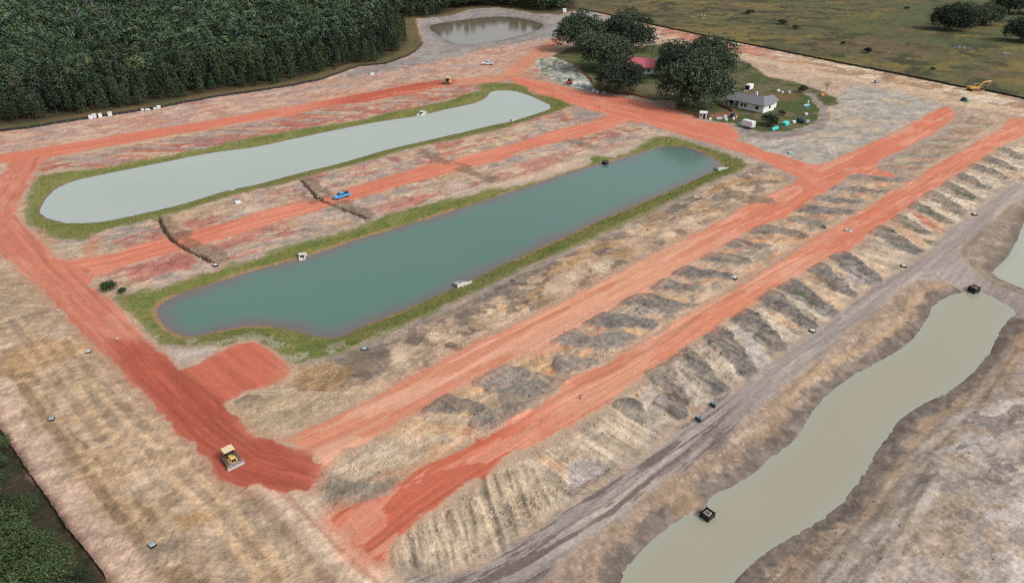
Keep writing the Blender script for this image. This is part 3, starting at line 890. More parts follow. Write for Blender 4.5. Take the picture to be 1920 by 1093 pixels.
blob([(280, 1000), (300, 1003), (330, 1005), (328, 1022), (315, 1040), (275, 1060), (250, 1070), (262, 1040), (270, 1020)], C(134, 120, 104), 0.6, 0.8, 3)
blob([(230, 900), (300, 870), (340, 860), (330, 900), (280, 925), (245, 930)], C(208, 182, 152), 0.55, 1.2, 4)
blob([(330, 970), (370, 958), (390, 968), (370, 990), (335, 998)], C(178, 140, 92), 0.7, 1, 3)
blob([(300, 930), (330, 920), (250, 1010), (240, 1000)], C(174, 146, 114), 0.5, 1.0, 3)
for ln in ([(20, 600), (90, 690), (150, 770), (210, 850), (260, 930), (300, 1000)], [(40, 720), (110, 820), (170, 900), (230, 975)], [(160, 720), (220, 800), (290, 850), (360, 905), (450, 1000), (520, 1080)],
           [(120, 640), (190, 720), (260, 790), (330, 850)], [(310, 845), (350, 900), (420, 960), (480, 1040), (520, 1093)], [(230, 900), (180, 850), (200, 840)], [(160, 880), (205, 840), (230, 820)]):
    al, ac, dd = line_coords(X, Y, PP(ln))
    tw = np.minimum(np.abs(dd - 1.0), np.abs(dd - 1.25))
    paint(pad * sstep(0.55, 0.2, tw + n_hi * 0.9) * 0.5, C(210, 178, 142))
    paint(pad * sstep(0.5, 0.15, np.abs(dd - 0.3) + n_hi * 0.8) * 0.25, C(160, 132, 102))
edge_pink = sstep(5.0, 3.4, d_sou + 6 * n_md) * (d_sou > -0.2) * sstep(P(0, 720)[1], P(60, 830)[1], Y) * pad
edge_pink = sstep(4.8, 3.2, d_sou + 5 * n_md) * pad
paint(edge_pink * 0.95, C(204, 176, 154))
paint(edge_pink * sstep(0.53, 0.6, fbm_on(edge_pink, X / 1.6, Y / 1.6, 74, 3)) * 0.4, C(178, 150, 134))
paint(edge_pink * sstep(1.2, 0.2, d_sou + n_ed) * 0.8, C(150, 116, 100))
var(pad * ((fbm(X / 0.8, Y / 0.8, 75, 3) - 0.5) * 0.3 + (rk - 0.5) * 0.10))
H = H + pad * (rk - 0.5) * 0.08

# grey clay round the far pond, the dirt road, the pale lot
paint(msk(d_gfar, 3, 14), C(150, 141, 137))
paint(msk(d_gfar, 3, 14) * sstep(0.5, 0.58, fbm(X / 22, Y / 40, 81, 4)) * 0.5, C(172, 163, 156))
paint(msk(d_gfar, 3, 14) * sstep(7, 1, d_p5 + 12 * n_md) * 0.7, C(128, 120, 117))
strip_e = np.clip(sstep(-24, -20, -d_mead), 0, 1) * (d_mead > 0) * (d_gfar > 5)
strip_e = sstep(26, 22, d_mead + 10 * n_lo) * (d_mead > 0) * sstep(3, 8, d_gfar)
paint(strip_e, C(206, 180, 154))
paint(strip_e * sstep(0.48, 0.55, fbm_on(strip_e, X / 9, Y / 9, 82, 4)) * 0.85, C(184, 144, 100))
paint(strip_e * sstep(0.53, 0.60, fbm_on(strip_e, X / 6, Y / 7, 83, 4)) * 0.8, C(158, 134, 112))
paint(strip_e * sstep(0.54, 0.60, fbm_on(strip_e, X / 8, Y / 8, 84, 4)) * 0.8, C(222, 204, 180))
redz = sstep(P(1540, 122)[0], P(1400, 97)[0], X) * strip_e
paint(redz * sstep(0.44, 0.54, fbm_on(redz, X / 14, Y / 9, 85, 4)) * 0.8, C(196, 128, 108))
paint(redz * sstep(0.54, 0.60, fbm_on(redz, X / 10, Y / 7, 86, 4)) * 0.7, C(152, 98, 86))
al_, ac_, dd_ = line_coords(X, Y, PP([(1270, 72), (1380, 103), (1500, 130), (1640, 155), (1760, 181), (1940, 219)]))
drt = msk(d_dirt, 1.2, 3)
paint(drt, C(206, 178, 150))
var(drt * (fbm_on(drt, al_ / 20, ac_ / 0.8, 87, 3) - 0.5) * 0.3)
glot = msk(d_glot, 1.2, 4)
paint(glot, C(180, 171, 160))
paint(glot * sstep(0.5, 0.6, fbm_on(glot, X / 9, Y / 7, 88, 4)) * 0.6, C(157, 149, 142))
paint(glot * sstep(0.54, 0.62, fbm_on(glot, X / 7, Y / 6, 89, 4)) * 0.5, C(196, 186, 172))
paint(glot * sstep(0.56, 0.63, fbm_on(glot, X / 10, Y / 7, 90, 4)) * 0.5, C(196, 172, 140))
var(glot * (fbm_on(glot, X / 1.1 + Y / 2.5, Y / 3, 91, 3) - 0.5) * 0.4)
plz = (X > P(1380, 250)[0]) & (Y > P(1480, 300)[1] - 3)
drv = msk(d_drive, 0.8, 2)
paint(drv, C(152, 141, 132))
var(drv * (fbm_on(drv, X / 2, Y / 2, 92, 3) - 0.5) * 0.3)
shoulder = sstep(4, 1, np.abs(d_east - 1)) * (d_lawn > 0.3) * (d_glot > 0) * (d_g2 > 0) * (d_red > 0)
paint(shoulder * 0.6, C(160, 148, 138))

# banks of the lower pond and the mudflat beside it
bank = msk(d_bankr, 0.8, 2.0)
paint(bank, C(160, 138, 118))
paint(bank * sstep(0.5, 0.6, fbm_on(bank, A_ / 9, B_ / 4, 93, 4)) * 0.5, C(142, 122, 104))
paint(bank * sstep(0.54, 0.62, fbm_on(bank, A_ / 5, B_ / 2.0, 94, 4)) * 0.45, C(184, 164, 146))
pale = msk(d_pale, 3.0, 8) * bank
paint(pale * 0.9, C(182, 168, 156))
paint(pale * sstep(0.5, 0.57, fbm_on(pale, X / 5.0, Y / 4.0, 95, 4)) * 0.5, C(168, 142, 112))
paint(pale * sstep(0.55, 0.62, fbm_on(pale, X / 6.0 - Y / 5, Y / 4.0, 96, 4)) * 0.7, C(198, 188, 182))
paint(pale * sstep(0.56, 0.61, fbm_on(pale, X / 5.0 - Y / 4, Y / 3.0, 97, 4)) * 0.7, C(132, 122, 116))
var(bank * (fbm_on(bank, X / 0.45 + Y / 1.1, Y / 0.9, 98, 3) - 0.5) * 0.75)
paint(bank * sstep(0.60, 0.68, fbm_on(bank, X / 0.7, Y / 0.6, 991, 3)) * sstep(0.45, 0.6, fbm(A_ / 8, B_ / 3, 992, 3)) * 0.6, C(206, 190, 174))
band = sstep(0.9, 0.3, np.abs(d_p3 - 3.4) + 1.6 * n_md) * bank * sstep(P(1600, 900)[0] - 6, P(1600, 900)[0], X)
paint(band * 0.5, C(196, 164, 130))
wet = sstep(3.0, 1.4, d_p3 + 3.4 * n_ed + 1.5 * clod) * (d_haul > 0)
paint(wet * 0.85, C(120, 109, 101))
var(wet * clod * 0.8)
for ln in ([(1760, 900), (1700, 1000), (1620, 1110)], [(1900, 640), (1820, 760), (1700, 870), (1600, 1000), (1520, 1090)], [(1560, 1093), (1660, 960), (1740, 850)]):
    al, ac, dd = line_coords(X, Y, PP(ln))
    paint(bank * sstep(0.5, 0.15, np.abs(dd - 0.9) + n_hi * 0.8) * 0.4, C(126, 112, 98))
    paint(bank * sstep(0.9, 0.3, dd + n_hi) * 0.35, C(190, 176, 160))
b4 = msk(d_bank4, 0.8, 2)
paint(b4, C(146, 130, 114))
paint(b4 * sstep(0.54, 0.62, fbm_on(b4, X / 2, Y / 2, 99, 3)) * 0.5, C(176, 162, 148))
paint(sstep(3.0, 1.0, d_p4 + 2.4 * n_ed) * 0.8, C(120, 107, 98))
blob([(1240, 905), (1300, 905), (1325, 935), (1316, 962), (1290, 962), (1262, 950)], C(172, 148, 122), 0.7, 0.8, 2)
blob([(1290, 938), (1318, 945), (1316, 958), (1304, 955)], C(206, 190, 178), 0.9, 0.4, 1)

# roads
def road_tex(line, seed, w1=0.55):
    al, ac, dd = line_coords(X, Y, PP(line))
    s1 = fbm(al / 18 + 3 * n_lo, ac / w1 + 0.7 * n_md, seed, 3) - 0.5
    s1 = s1 + 0.16 * (sstep(0.54, 0.60, fbm(al / 14, ac / 0.8 + n_md, seed + 7, 3)) - 0.3)
    s2 = fbm(al / 9, ac / 2.6, seed + 1, 3) - 0.5
    for j, off in enumerate((-3.4, -1.7, -0.2, 1.5, 3.1)):
        wob_ = off + 1.6 * (vnoise(al / 23 + j * 7.7, al * 0 + j, seed + j) - 0.5) + 0.3 * n_md
        on = sstep(0.40, 0.66, vnoise(al / 30 + j * 3.1, al * 0 + 5, seed + 20 + j))
        s1 = s1 + on * ((-1) ** j) * 0.22 * np.exp(-((ac - wob_) / 0.24) ** 2) - on * 0.10 * np.exp(-((ac - wob_ - 0.5) / 0.2) ** 2)
    return al, ac, dd, s1, s2


haul_l = [(1990, 305), (1920, 355), (1870, 392), (1780, 460), (1730, 505), (1640, 568), (1540, 642), (1440, 712), (1340, 795), (1240, 868), (1140, 945), (1060, 998), (980, 1050), (860, 1110)]
al, ac, dd, s1, s2 = road_tex(haul_l, 100)
hm = msk(d_haul, 0.6, 1.6)
paint(hm, C(170, 157, 149))
var(hm * (s1 * 0.55 + s2 * 0.25))
dark_tr = hm * sstep(P(1420, 740)[0], P(1330, 800)[0], X)
paint(dark_tr * sstep(0.5, 0.58, fbm_on(dark_tr, al / 9, ac / 0.7, 101, 4)) * 0.8, C(108, 94, 88))
paint(dark_tr * sstep(0.53, 0.60, fbm_on(dark_tr, al / 14, ac / 0.6, 102, 3)) * 0.6, C(122, 106, 100))
paint(hm * sstep(1.2, 0.2, np.abs(ac - 2.6) + n_hi) * dark_tr * 0.4, C(104, 96, 92))

al, ac, dd, s1, s2 = road_tex([(470, 880), (540, 950), (620, 1030), (720, 1120), (760, 1180)], 104, 0.4)
sm = msk(d_strk, 1.0, 2.0)
paint(sm * 0.97, C(214, 188, 163))
var(sm * (s1 * 0.55 + s2 * 0.15))
paint(sstep(0.9, 0.2, np.abs(d_strk - 0.3) + n_ed) * (ac < 0) * (d_left > 0.5) * 0.6, C(146, 124, 102))
paint(sm * sstep(0.5, 0.15, np.abs(ac - 0.8) + 0.6 * n_hi) * 0.4, C(184, 122, 98))
paint(sm * sstep(1.2, 0.3, np.abs(ac + 2.6) + n_hi) * 0.18, C(190, 120, 96))
# clay bled out over the sand at the road heads
paint(sstep(3.4, -0.2, d_B + 3.4 * n_md + 2.0 * n_ed) * sstep(P(800, 960)[0], P(700, 960)[0], X) * sstep(-2, 2, -d_strk + 2) * 0.8, C(222, 142, 112))
paint(sstep(2.8, 0.0, d_left + 2 * n_md) * sstep(P(560, 900)[0], P(590, 900)[0], X) * (Y < P(600, 870)[1]) * 0.5, C(220, 150, 120))

paint(sstep(2.6, -0.4, d_red + 3.2 * n_ed + 1.6 * n_md) * 0.32 * (d_mead > 0), C(212, 150, 122))
CLAY = C(218, 130, 104)
roads = {}
lineA = [(1800, 205), (1600, 305), (1530, 335), (1440, 392), (1260, 488), (1110, 570), (960, 645), (820, 722), (700, 785), (560, 845)]
al, ac, dd, s1, s2 = road_tex(lineA, 110)
def paint_A(m):
    tA = sstep(P(1480, 380)[0], P(1180, 520)[0], X)
    paint(m, C(217, 134, 106))
    paint(m * tA, C(224, 164, 134))
    paint(m * sstep(0.52, 0.62, fbm_on(m, al / 12, ac / 3, 111, 3)) * 0.45, C(234, 178, 152))
    paint(m * sstep(0.54, 0.62, fbm_on(m, al / 16, ac / 2.2, 112, 3)) * 0.5, C(212, 122, 92))
    var(m * s1 * 0.42)


paint_A(msk(d_A, 0.3, 2.1))
m = msk(d_east, 0.3, 2.1)
useA = sstep(P(1480, 320)[0], P(1545, 320)[0], X)
paint_A(m)
lineE = [(960, 147), (1030, 165), (1110, 190), (1200, 213), (1290, 240), (1380, 268), (1450, 297), (1530, 335)]
al, ac, dd, s1, s2 = road_tex(lineE, 115)
paint(m * (1 - useA), CLAY)
paint(m * (1 - useA) * sstep(0.53, 0.62, fbm(al / 12, ac / 3, 113, 3)) * 0.4, C(230, 162, 138))
var(m * (1 - useA) * (s1 * 0.42 + s2 * 0.2))
lineB = [(1935, 232), (1860, 272), (1760, 335), (1660, 395), (1560, 455), (1440, 527), (1300, 618), (1180, 692), (1060, 757), (960, 818), (860, 880), (760, 945), (690, 1000)]
al, ac, dd, s1, s2 = road_tex(lineB, 118)
m = msk(d_B, 0.3, 2.1)
paint(m, C(219, 140, 112))
paint(m * sstep(P(960, 800)[0], P(1120, 700)[0], X) * sstep(P(1650, 400)[0], P(1450, 520)[0], X) * 0.75, C(224, 164, 134))
paint(m * sstep(P(1040, 780)[0], P(900, 850)[0], X) * 0.85, C(196, 104, 80))
paint(m * sstep(0.55, 0.64, fbm_on(m, al / 10, ac / 2.5, 119, 3)) * 0.45, C(238, 176, 148))
paint(m * sstep(0.54, 0.62, fbm_on(m, al / 14, ac / 2, 120, 3)) * 0.4, C(212, 112, 80))
var(m * s1 * 0.5)
lineM = [(120, 505), (230, 482), (330, 456), (460, 416), (560, 392), (640, 370), (760, 334), (900, 296), (1020, 265), (1160, 226)]
al, ac, dd, s1, s2 = road_tex(lineM, 122)
m = msk(d_mid, 0.35, 2.1)
paint(m, C(220, 134, 108))
paint(m * sstep(0.52, 0.62, fbm_on(m, al / 12, ac / 3, 123, 3)) * 0.45, C(232, 156, 128))
var(m * s1 * 0.5)
lineT = [(-90, 326), (60, 290), (240, 260), (400, 234), (560, 204), (720, 176), (860, 154)]
al, ac, dd, s1, s2 = road_tex(lineT, 125)
m = msk(d_top, 0.4, 1.6)
paint(m, C(218, 130, 104))
paint(m * sstep(P(560, 204)[0], P(690, 180)[0], X) * 0.85, C(190, 94, 72))
paint(m * sstep(0.56, 0.64, fbm_on(m, al / 18, ac / 3, 126, 3)) * 0.4, C(230, 156, 130))
var(m * s1 * 0.5)
m = msk(d_conn, 1.0, 3.5)
paint(m * 0.85, C(212, 142, 112))
var(m * n_md * 0.4)
paint(sstep(10, 2, d_conn + 16 * n_md) * (X < P(1000, 110)[0]) * sstep(0.5, 0.57, fbm(X / 14, Y / 16, 127, 3)) * 0.5 * (d_red > 0) * (d_g1 > 0) * (d_gfar > 0), C(206, 136, 108))
lineL = [(60, 300), (30, 360), (5, 410), (40, 455), (80, 500), (130, 550), (190, 610), (260, 680), (330, 745), (400, 810), (470, 865), (560, 890)]
al, ac, dd, s1, s2 = road_tex(lineL, 130)
m = msk(d_left, 0.3, 2.1)
paint(m, C(208, 130, 106))
paint(m * sstep(0.50, 0.60, fbm_on(m, al / 10, ac / 3, 131, 3)) * 0.5, C(220, 152, 128))
fresh = sstep(P(250, 660)[1] + 4, P(330, 740)[1], Y) if False else sstep(P(0, 655)[1], P(0, 740)[1], Y)
dl = sdf_poly(X, Y, PP([(215, 640), (275, 640), (340, 692), (400, 720), (436, 752), (470, 812), (520, 822), (600, 860), (600, 930), (430, 930), (300, 790), (215, 690)]), 6)
paint(m * sstep(2.2, -2.2, dl + 3 * n_md) * 0.9, C(172, 84, 66))
paint(m * sstep(2.2, -2.2, dl + 3 * n_md) * sstep(0.54, 0.62, fbm(al / 9, ac / 0.8, 132, 3)) * 0.5, C(196, 106, 84))
spur = sdf_poly(X, Y, PP([(345, 692), (377, 683), (446, 645), (474, 641), (545, 690), (521, 717), (461, 732), (425, 752)]), 4)
paint(m * sstep(0.8, -0.8, spur) * 0.75, C(206, 110, 88))
var(m * s1 * 0.5)
paint(sstep(1.6, 0, spur + n_ed) * sstep(P(500, 690)[0], P(540, 690)[0], X) * 0.5, C(202, 140, 112))

# trenches and spoil
paint(sp_m * 0.8, C(142, 122, 102))
paint(sp_m * sstep(0.6, -0.6, d_mid) * 0.5, C(176, 112, 84))
var(sp_m * n_hi * 0.6)
paint(tr_m, C(92, 76, 64))  # dark tone puts the trench's shade and wet soil into the colour

# grass banks, lawn, gravel, meadow, wood floor
gm = np.maximum(msk(d_g1, 0.5, 3.4), msk(d_g2, 0.5, 3.4)) * (d_left > 0.6)
gp = fbm(A_ / 7, B_ / 3, 141, 4)
gcol = np.array(C(112, 116, 52))[None] * np.ones((N, 1))
paint(gm * 0.95, C(126, 128, 70))
paint(gm * sstep(0.46, 0.56, gp) * 0.7, C(108, 120, 60))
paint(gm * sstep(0.53, 0.62, fbm_on(gm, A_ / 4, B_ / 3, 142, 4)) * 0.55, C(130, 124, 70))
paint(gm * sstep(0.56, 0.64, fbm_on(gm, A_ / 3, B_ / 3, 143, 4)) * 0.5, C(90, 110, 52))
thin = gm * sstep(-1.6, 0.2, np.maximum(-np.abs(d_g1), -np.abs(d_g2)) + 2.2 * n_md)
paint(thin * 0.5, C(160, 146, 118))
paint(gm * sstep(3.5, 1.0, np.abs(d_g2 + 1.5)) * sstep(P(560, 650)[1] + 8, P(560, 650)[1] + 2, Y) * sstep(0.52, 0.58, fbm(X / 2.5, Y / 2.0, 144, 3)) * 0.7, C(176, 168, 146))
shore = np.minimum(d_p1, d_p2)
paint(sstep(0.9, 0.3, shore + n_ed * 0.9) * 0.85, C(138, 112, 92))
paint(sstep(0.7, 0.2, np.abs(d_p2 - 0.7) + n_ed * 0.9) * sstep(0.40, 0.52, fbm(A_ / 12, B_ / 12, 145, 2)) * 0.55, C(178, 138, 110))
lw = msk(d_lawn, 0.6, 2.0)
paint(lw, C(86, 90, 56))
paint(lw * sstep(0.48, 0.58, fbm_on(lw, X / 7, Y / 7, 146, 4)) * 0.6, C(72, 92, 44))
paint(lw * sstep(0.53, 0.62, fbm_on(lw, X / 6, Y / 6, 147, 4)) * 0.7, C(122, 108, 84))
blob([(1440, 172), (1500, 178), (1490, 192), (1460, 190), (1440, 182)], C(132, 98, 72), 0.6, 1.5, 5)
blob([(1140, 150), (1230, 160), (1260, 185), (1200, 182), (1150, 172), (1120, 150)], C(124, 108, 86), 0.6, 1.5, 6)
gv = msk(d_grav, 0.8, 2.5)
paint(gv, C(160, 158, 142))
paint(gv * sstep(0.47, 0.55, fbm_on(gv, X / 2.2, Y / 2.2, 148, 3)) * 0.8, C(206, 204, 198))
paint(gv * sstep(0.53, 0.6, fbm_on(gv, X / 3, Y / 3, 149, 3)) * 0.8, C(98, 112, 74))
mw = msk(d_mead, 0.8, 2.5)
paint(mw, C(102, 96, 62))
paint(mw * sstep(0.42, 0.52, fbm_on(mw, X / 38, Y / 45, 150, 5)) * 0.8, C(106, 91, 66))
paint(mw * sstep(0.5, 0.6, fbm_on(mw, X / 30, Y / 26, 151, 5)) * 0.6, C(88, 90, 58))
paint(mw * sstep(0.55, 0.63, fbm_on(mw, X / 22, Y / 18, 152, 5)) * 0.7, C(126, 112, 62))
paint(mw * sstep(0.56, 0.64, fbm_on(mw, X / 12, Y / 12, 153, 4)) * 0.8, C(62, 64, 44))
paint(mw * sstep(P(1660, 100)[0], P(1830, 100)[0], X) * sstep(0.40, 0.55, fbm(X / 26, Y / 26, 154, 4)) * 0.8, C(86, 94, 60))
var(mw * (fbm_on(mw, X / 3, Y / 4, 155, 3) - 0.5) * 0.8)
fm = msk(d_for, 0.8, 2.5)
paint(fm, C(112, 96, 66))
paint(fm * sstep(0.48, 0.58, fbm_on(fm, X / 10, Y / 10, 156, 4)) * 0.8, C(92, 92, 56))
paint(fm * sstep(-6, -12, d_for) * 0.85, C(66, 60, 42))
sm_ = msk(d_sou, 0.4, 1.0)
paint(sm_, C(74, 66, 50))
paint(sm_ * sstep(0.5, 0.6, fbm_on(sm_, X / 4, Y / 4, 157, 4)) * 0.7, C(56, 64, 40))
var((fbm(X / 0.9, Y / 0.9, 158, 2) - 0.5) * 0.14)
mot = fbm(A_ / 2.6 + 2 * n_md, B_ / 2.2, 761, 4)
mot2 = fbm(A_ / 5.0, B_ / 1.4 + A_ / 7 + 2 * n_md, 762, 4)
soil_ = loose * (d_mead > 0) * (d_for > 0) * (d_sou > 0) * (d_lawn > 0) * (d_grav > 0)
var(soil_ * (0.09 * sstep(0.53, 0.60, mot) - 0.11 * sstep(0.53, 0.60, 1 - mot)))
var(soil_ * (0.10 * sstep(0.55, 0.62, mot2) - 0.12 * sstep(0.55, 0.62, 1 - mot2)))
for p, q in (((1852, 312), (1882, 332)), ((1822, 338), (1846, 352)), ((1794, 360), (1822, 374)), ((1742, 398), (1766, 414)), ((1690, 418), (1722, 436)), ((1735, 450), (1752, 458)),
             ((1418, 625), (1440, 648)), ((1500, 552), (1530, 575))):
    k_ = line_coords(X, Y, PP([p, q]))[2]
    paint(sstep(0.9, 0.4, k_ + 2.2 * n_ed + 2.4 * clod) * 0.75, C(92, 102, 70))
var(loose * (clod * 0.22 + 0.08 * ridg + 0.04))
colr = np.clip(colr, 0.01, 0.9)

# --- cut the sheet into its surfaces
CLS = ["ground", "grass_bank", "grass_bank", "red_clay_road", "red_clay_road", "red_clay_road", "red_clay_road", "red_clay_road", "red_clay_road",
       "haul_road", "sand_track", "lawn", "gravel_lot", "meadow", "forest_floor", "forest_floor", "dirt_road", "driveway", "grey_lot", "pond_bank"]
LAB = ["bare graded tan and grey soil of the building site", "grass bank ringing the pale milky pond", "grass bank ringing the teal green pond",
       "red clay road along the western wood, freshly spread near the bulldozer", "broad red clay road on the left with the bulldozer at its end",
       "red clay road between the two long ponds with the blue truck", "red clay road passing the oak grove and ending at the grey lot",
       "upper of the two long parallel red clay roads below the teal pond", "lower of the two long parallel red clay roads",
       "grey hard packed haul road beside the winding beige pond", "pale sandy track leading off at the bottom", "mown lawn under the oaks round the two houses",
       "white gravel patch with weeds at the corner of the lawn", "olive brown meadow beyond the eastern silt fence", "dark leaf litter under the western wood",
       "dark undergrowth at the bottom left corner", "tan dirt road along the eastern silt fence", "grey curved driveway round the lawn", "pale grey scraped lot right of the grey house", "brown muddy banks and flats of the winding beige pond"]
cls = np.zeros(N, int)
for i, mk in ((19, np.maximum(bank, b4)), (16, drt), (18, glot), (17, drv), (9, hm), (10, sm), (8, msk(d_B, .3, 2.1)), (7, msk(d_A, .3, 2.1)), (6, msk(d_east, .3, 2.1)), (5, msk(d_mid, .35, 2.1)),
              (3, np.maximum(msk(d_top, .4, 1.6), msk(d_conn, 1, 3.5))), (4, msk(d_left, .3, 2.1)), (1, msk(d_g1, .5, 3.4) * (d_left > 0.6)), (2, msk(d_g2, .5, 3.4) * (d_left > 0.6)),
              (11, lw), (12, gv), (13, mw), (14, fm), (15, sm_)):
    cls[mk > 0.5] = i

XYZ = np.stack([X, Y, H], 1).astype(np.float32)
gz = H.reshape(NR, NC)
# shared smooth normals so that the cuts do not show
tx, ty = np.gradient(GX, axis=1), np.gradient(GY, axis=0)
px_ = np.stack([np.gradient(GX, axis=1), np.zeros_like(GX), np.gradient(gz, axis=1)], -1)
py_ = np.stack([np.gradient(GX, axis=0), np.gradient(GY, axis=0), np.gradient(gz, axis=0)], -1)
NRM = np.cross(px_, py_)
NRM /= np.linalg.norm(NRM, axis=-1, keepdims=True)
NRM = NRM.reshape(-1, 3)
idx = np.arange(N).reshape(NR, NC)
FQ = np.stack([idx[:-1, :-1].ravel(), idx[:-1, 1:].ravel(), idx[1:, 1:].ravel(), idx[1:, :-1].ravel()], 1)
fc = cls[FQ[:, 0]]
for i in range(len(CLS)):
    sel = FQ[fc == i]
    if len(sel) == 0:
        continue
    used, inv = np.unique(sel, return_inverse=True)
    mat = M_CLAY if 3 <= i <= 8 else (M_GRASSG if i in (1, 2, 11, 13, 14, 15) else (M_SOIL if i == 0 else M_ROADSOIL))
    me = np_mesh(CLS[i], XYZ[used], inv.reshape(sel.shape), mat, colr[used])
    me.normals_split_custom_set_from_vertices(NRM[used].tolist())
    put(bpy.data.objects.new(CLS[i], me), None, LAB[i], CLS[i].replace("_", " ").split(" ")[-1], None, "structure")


def ground_z(x, y):
    j = int(np.clip(np.searchsorted(rows, y), 1, NR - 1))
    u = x / (0.905 * y + 30.0)
    i = int(np.clip(np.searchsorted(us, u), 1, NC - 1))
    j0 = j if abs(rows[j] - y) < abs(rows[j - 1] - y) else j - 1
    return float(gz[j0, i])


def G(px, py, dz=0.0):
    """a spot on the land seen at that photo pixel"""
    z = 0.0
    for _ in range(4):
        p = P(px, py, z)
        z = ground_z(p[0], p[1])
    return (p[0], p[1], z + dz)


# ------------------------------------------------------------------ water
def water(name, poly, z, deep, shallow, label, w_sh, rough, step, ext=2.0):
    pl = PP(poly, z)
    lo, hi = pl.min(0) - ext - step, pl.max(0) + ext + step
    xs, ys = np.arange(lo[0], hi[0] + step, step), np.arange(lo[1], hi[1] + step, step)
    WX, WY = np.meshgrid(xs, ys)
    d = sdf_poly(WX.ravel(), WY.ravel(), pl, 20)
    ii = np.arange(WX.size).reshape(WX.shape)
    q = np.stack([ii[:-1, :-1].ravel(), ii[:-1, 1:].ravel(), ii[1:, 1:].ravel(), ii[1:, :-1].ravel()], 1)
    q = q[(d[q] < ext).any(1)]
    used, inv = np.unique(q, return_inverse=True)
    x, y = WX.ravel()[used], WY.ravel()[used]
    t = sstep(-w_sh, 0.2, d[used] + w_sh * 0.9 * (fbm(x / 5, y / 5, 161, 3) - 0.5))[:, None]
    col = np.asarray(deep)[None] * (1 - t) + np.asarray(shallow)[None] * t
    col = col * (1 + 0.10 * (fbm(x / 25, y / 25, 162, 3) - 0.5))[:, None]
    m, n, l, b = new_mat(name + "_water")
    at = n.new("ShaderNodeAttribute"); at.attribute_name = "Col"
    l.new(at.outputs["Color"], b.inputs["Base Color"])
    b.inputs["Roughness"].default_value = rough
    b.inputs["IOR"].default_value = 1.33
    nz = n.new("ShaderNodeTexNoise"); nz.inputs["Scale"].default_value = 1.3; nz.inputs["Detail"].default_value = 3
    g = n.new("ShaderNodeNewGeometry"); l.new(g.outputs["Position"], nz.inputs["Vector"])
    bp = n.new("ShaderNodeBump"); bp.inputs["Strength"].default_value = 0.14; bp.inputs["Distance"].default_value = 0.1
    l.new(nz.outputs["Fac"], bp.inputs["Height"]); l.new(bp.outputs["Normal"], b.inputs["Normal"])
    me = np_mesh(name, np.stack([x, y, np.full(x.shape, z)], 1), inv.reshape(q.shape), m, col)
    put(bpy.data.objects.new(name, me), None, label, "pond", None, "structure")


water("pond", POND1, Z1, C(180, 190, 180), C(176, 190, 190), "long pale milky pond near the western wood", 2.5, 0.12, 1.0)
water("pond", POND2, Z2, C(98, 132, 122), C(120, 114, 112), "long teal green pond in the middle", 4.5, 0.12, 1.0)
water("pond", POND3, Z3, C(174, 170, 148), C(172, 174, 158), "winding beige pond at the lower right", 2.0, 0.12, 0.7)
water("pond", POND4, Z4, C(182, 184, 164), C(174, 178, 164), "beige pond cut off by the right edge", 2.0, 0.12, 1.0)
water("pond", POND5, Z5, C(128, 118, 100), C(116, 106, 94), "grey brown far pond below the northern tree line", 4.0, 0.06, 3.0, 6)

# ------------------------------------------------------------------ vegetation
def quad_cloud(cen, size, r, up_bias=0.35):
    """one small leaf-spray quad at each centre, loosely facing up and outwards"""
    n = len(cen)
    nr = r.normal(size=(n, 3))
    nr /= np.linalg.norm(nr, axis=1, keepdims=True)
    nr[:, 2] = np.abs(nr[:, 2]) + up_bias
    nr /= np.linalg.norm(nr, axis=1, keepdims=True)
    t = np.cross(nr, r.normal(size=(n, 3)))
    t /= np.linalg.norm(t, axis=1, keepdims=True) + 1e-9
    b = np.cross(nr, t)
    s = (size * r.uniform(0.6, 1.3, n))[:, None]
    a, c = t * s, b * s * 0.7
    V = np.stack([cen - a - c * 0.6, cen + a * 0.2 - c, cen + a + c * 0.5, cen - a * 0.3 + c], 1).reshape(-1, 3)
    F = np.arange(n * 4).reshape(n, 4)
    return V, F


def pine_crown(h, rad, nclump, nleaf, size, r, base=0.3, hue=(0.050, 0.072, 0.030), point=1.0):
    f = r.uniform(0, 1, nclump) ** 0.8
    z = h * (base + (1 - base) * f)
    prof = np.minimum(1.0, (f + 0.08) * 5) * (1 - f) ** (0.75 * point) + 0.10
    ang = r.uniform(0, 2 * np.pi, nclump)
    rr = rad * prof * np.sqrt(r.uniform(0.25, 1, nclump)) * r.uniform(0.75, 1.25, nclump)
    cc = np.stack([np.cos(ang) * rr, np.sin(ang) * rr, z], 1)
    cl = np.repeat(cc, nleaf, 0) + r.normal(size=(nclump * nleaf, 3)) * (size * 0.75, size * 0.75, size * 0.5)
    V, F = quad_cloud(cl, size, r)
    tint = np.repeat(r.uniform(0.75, 1.28, nclump), nleaf) * r.uniform(0.88, 1.12, nclump * nleaf)
    warm = np.repeat(r.uniform(-0.15, 0.22, nclump), nleaf)
    col = np.array(hue)[None] * tint[:, None] * np.stack([1 + warm, np.ones_like(warm), 1 - warm * 0.6], 1)
    return V, F, np.repeat(col, 4, 0)


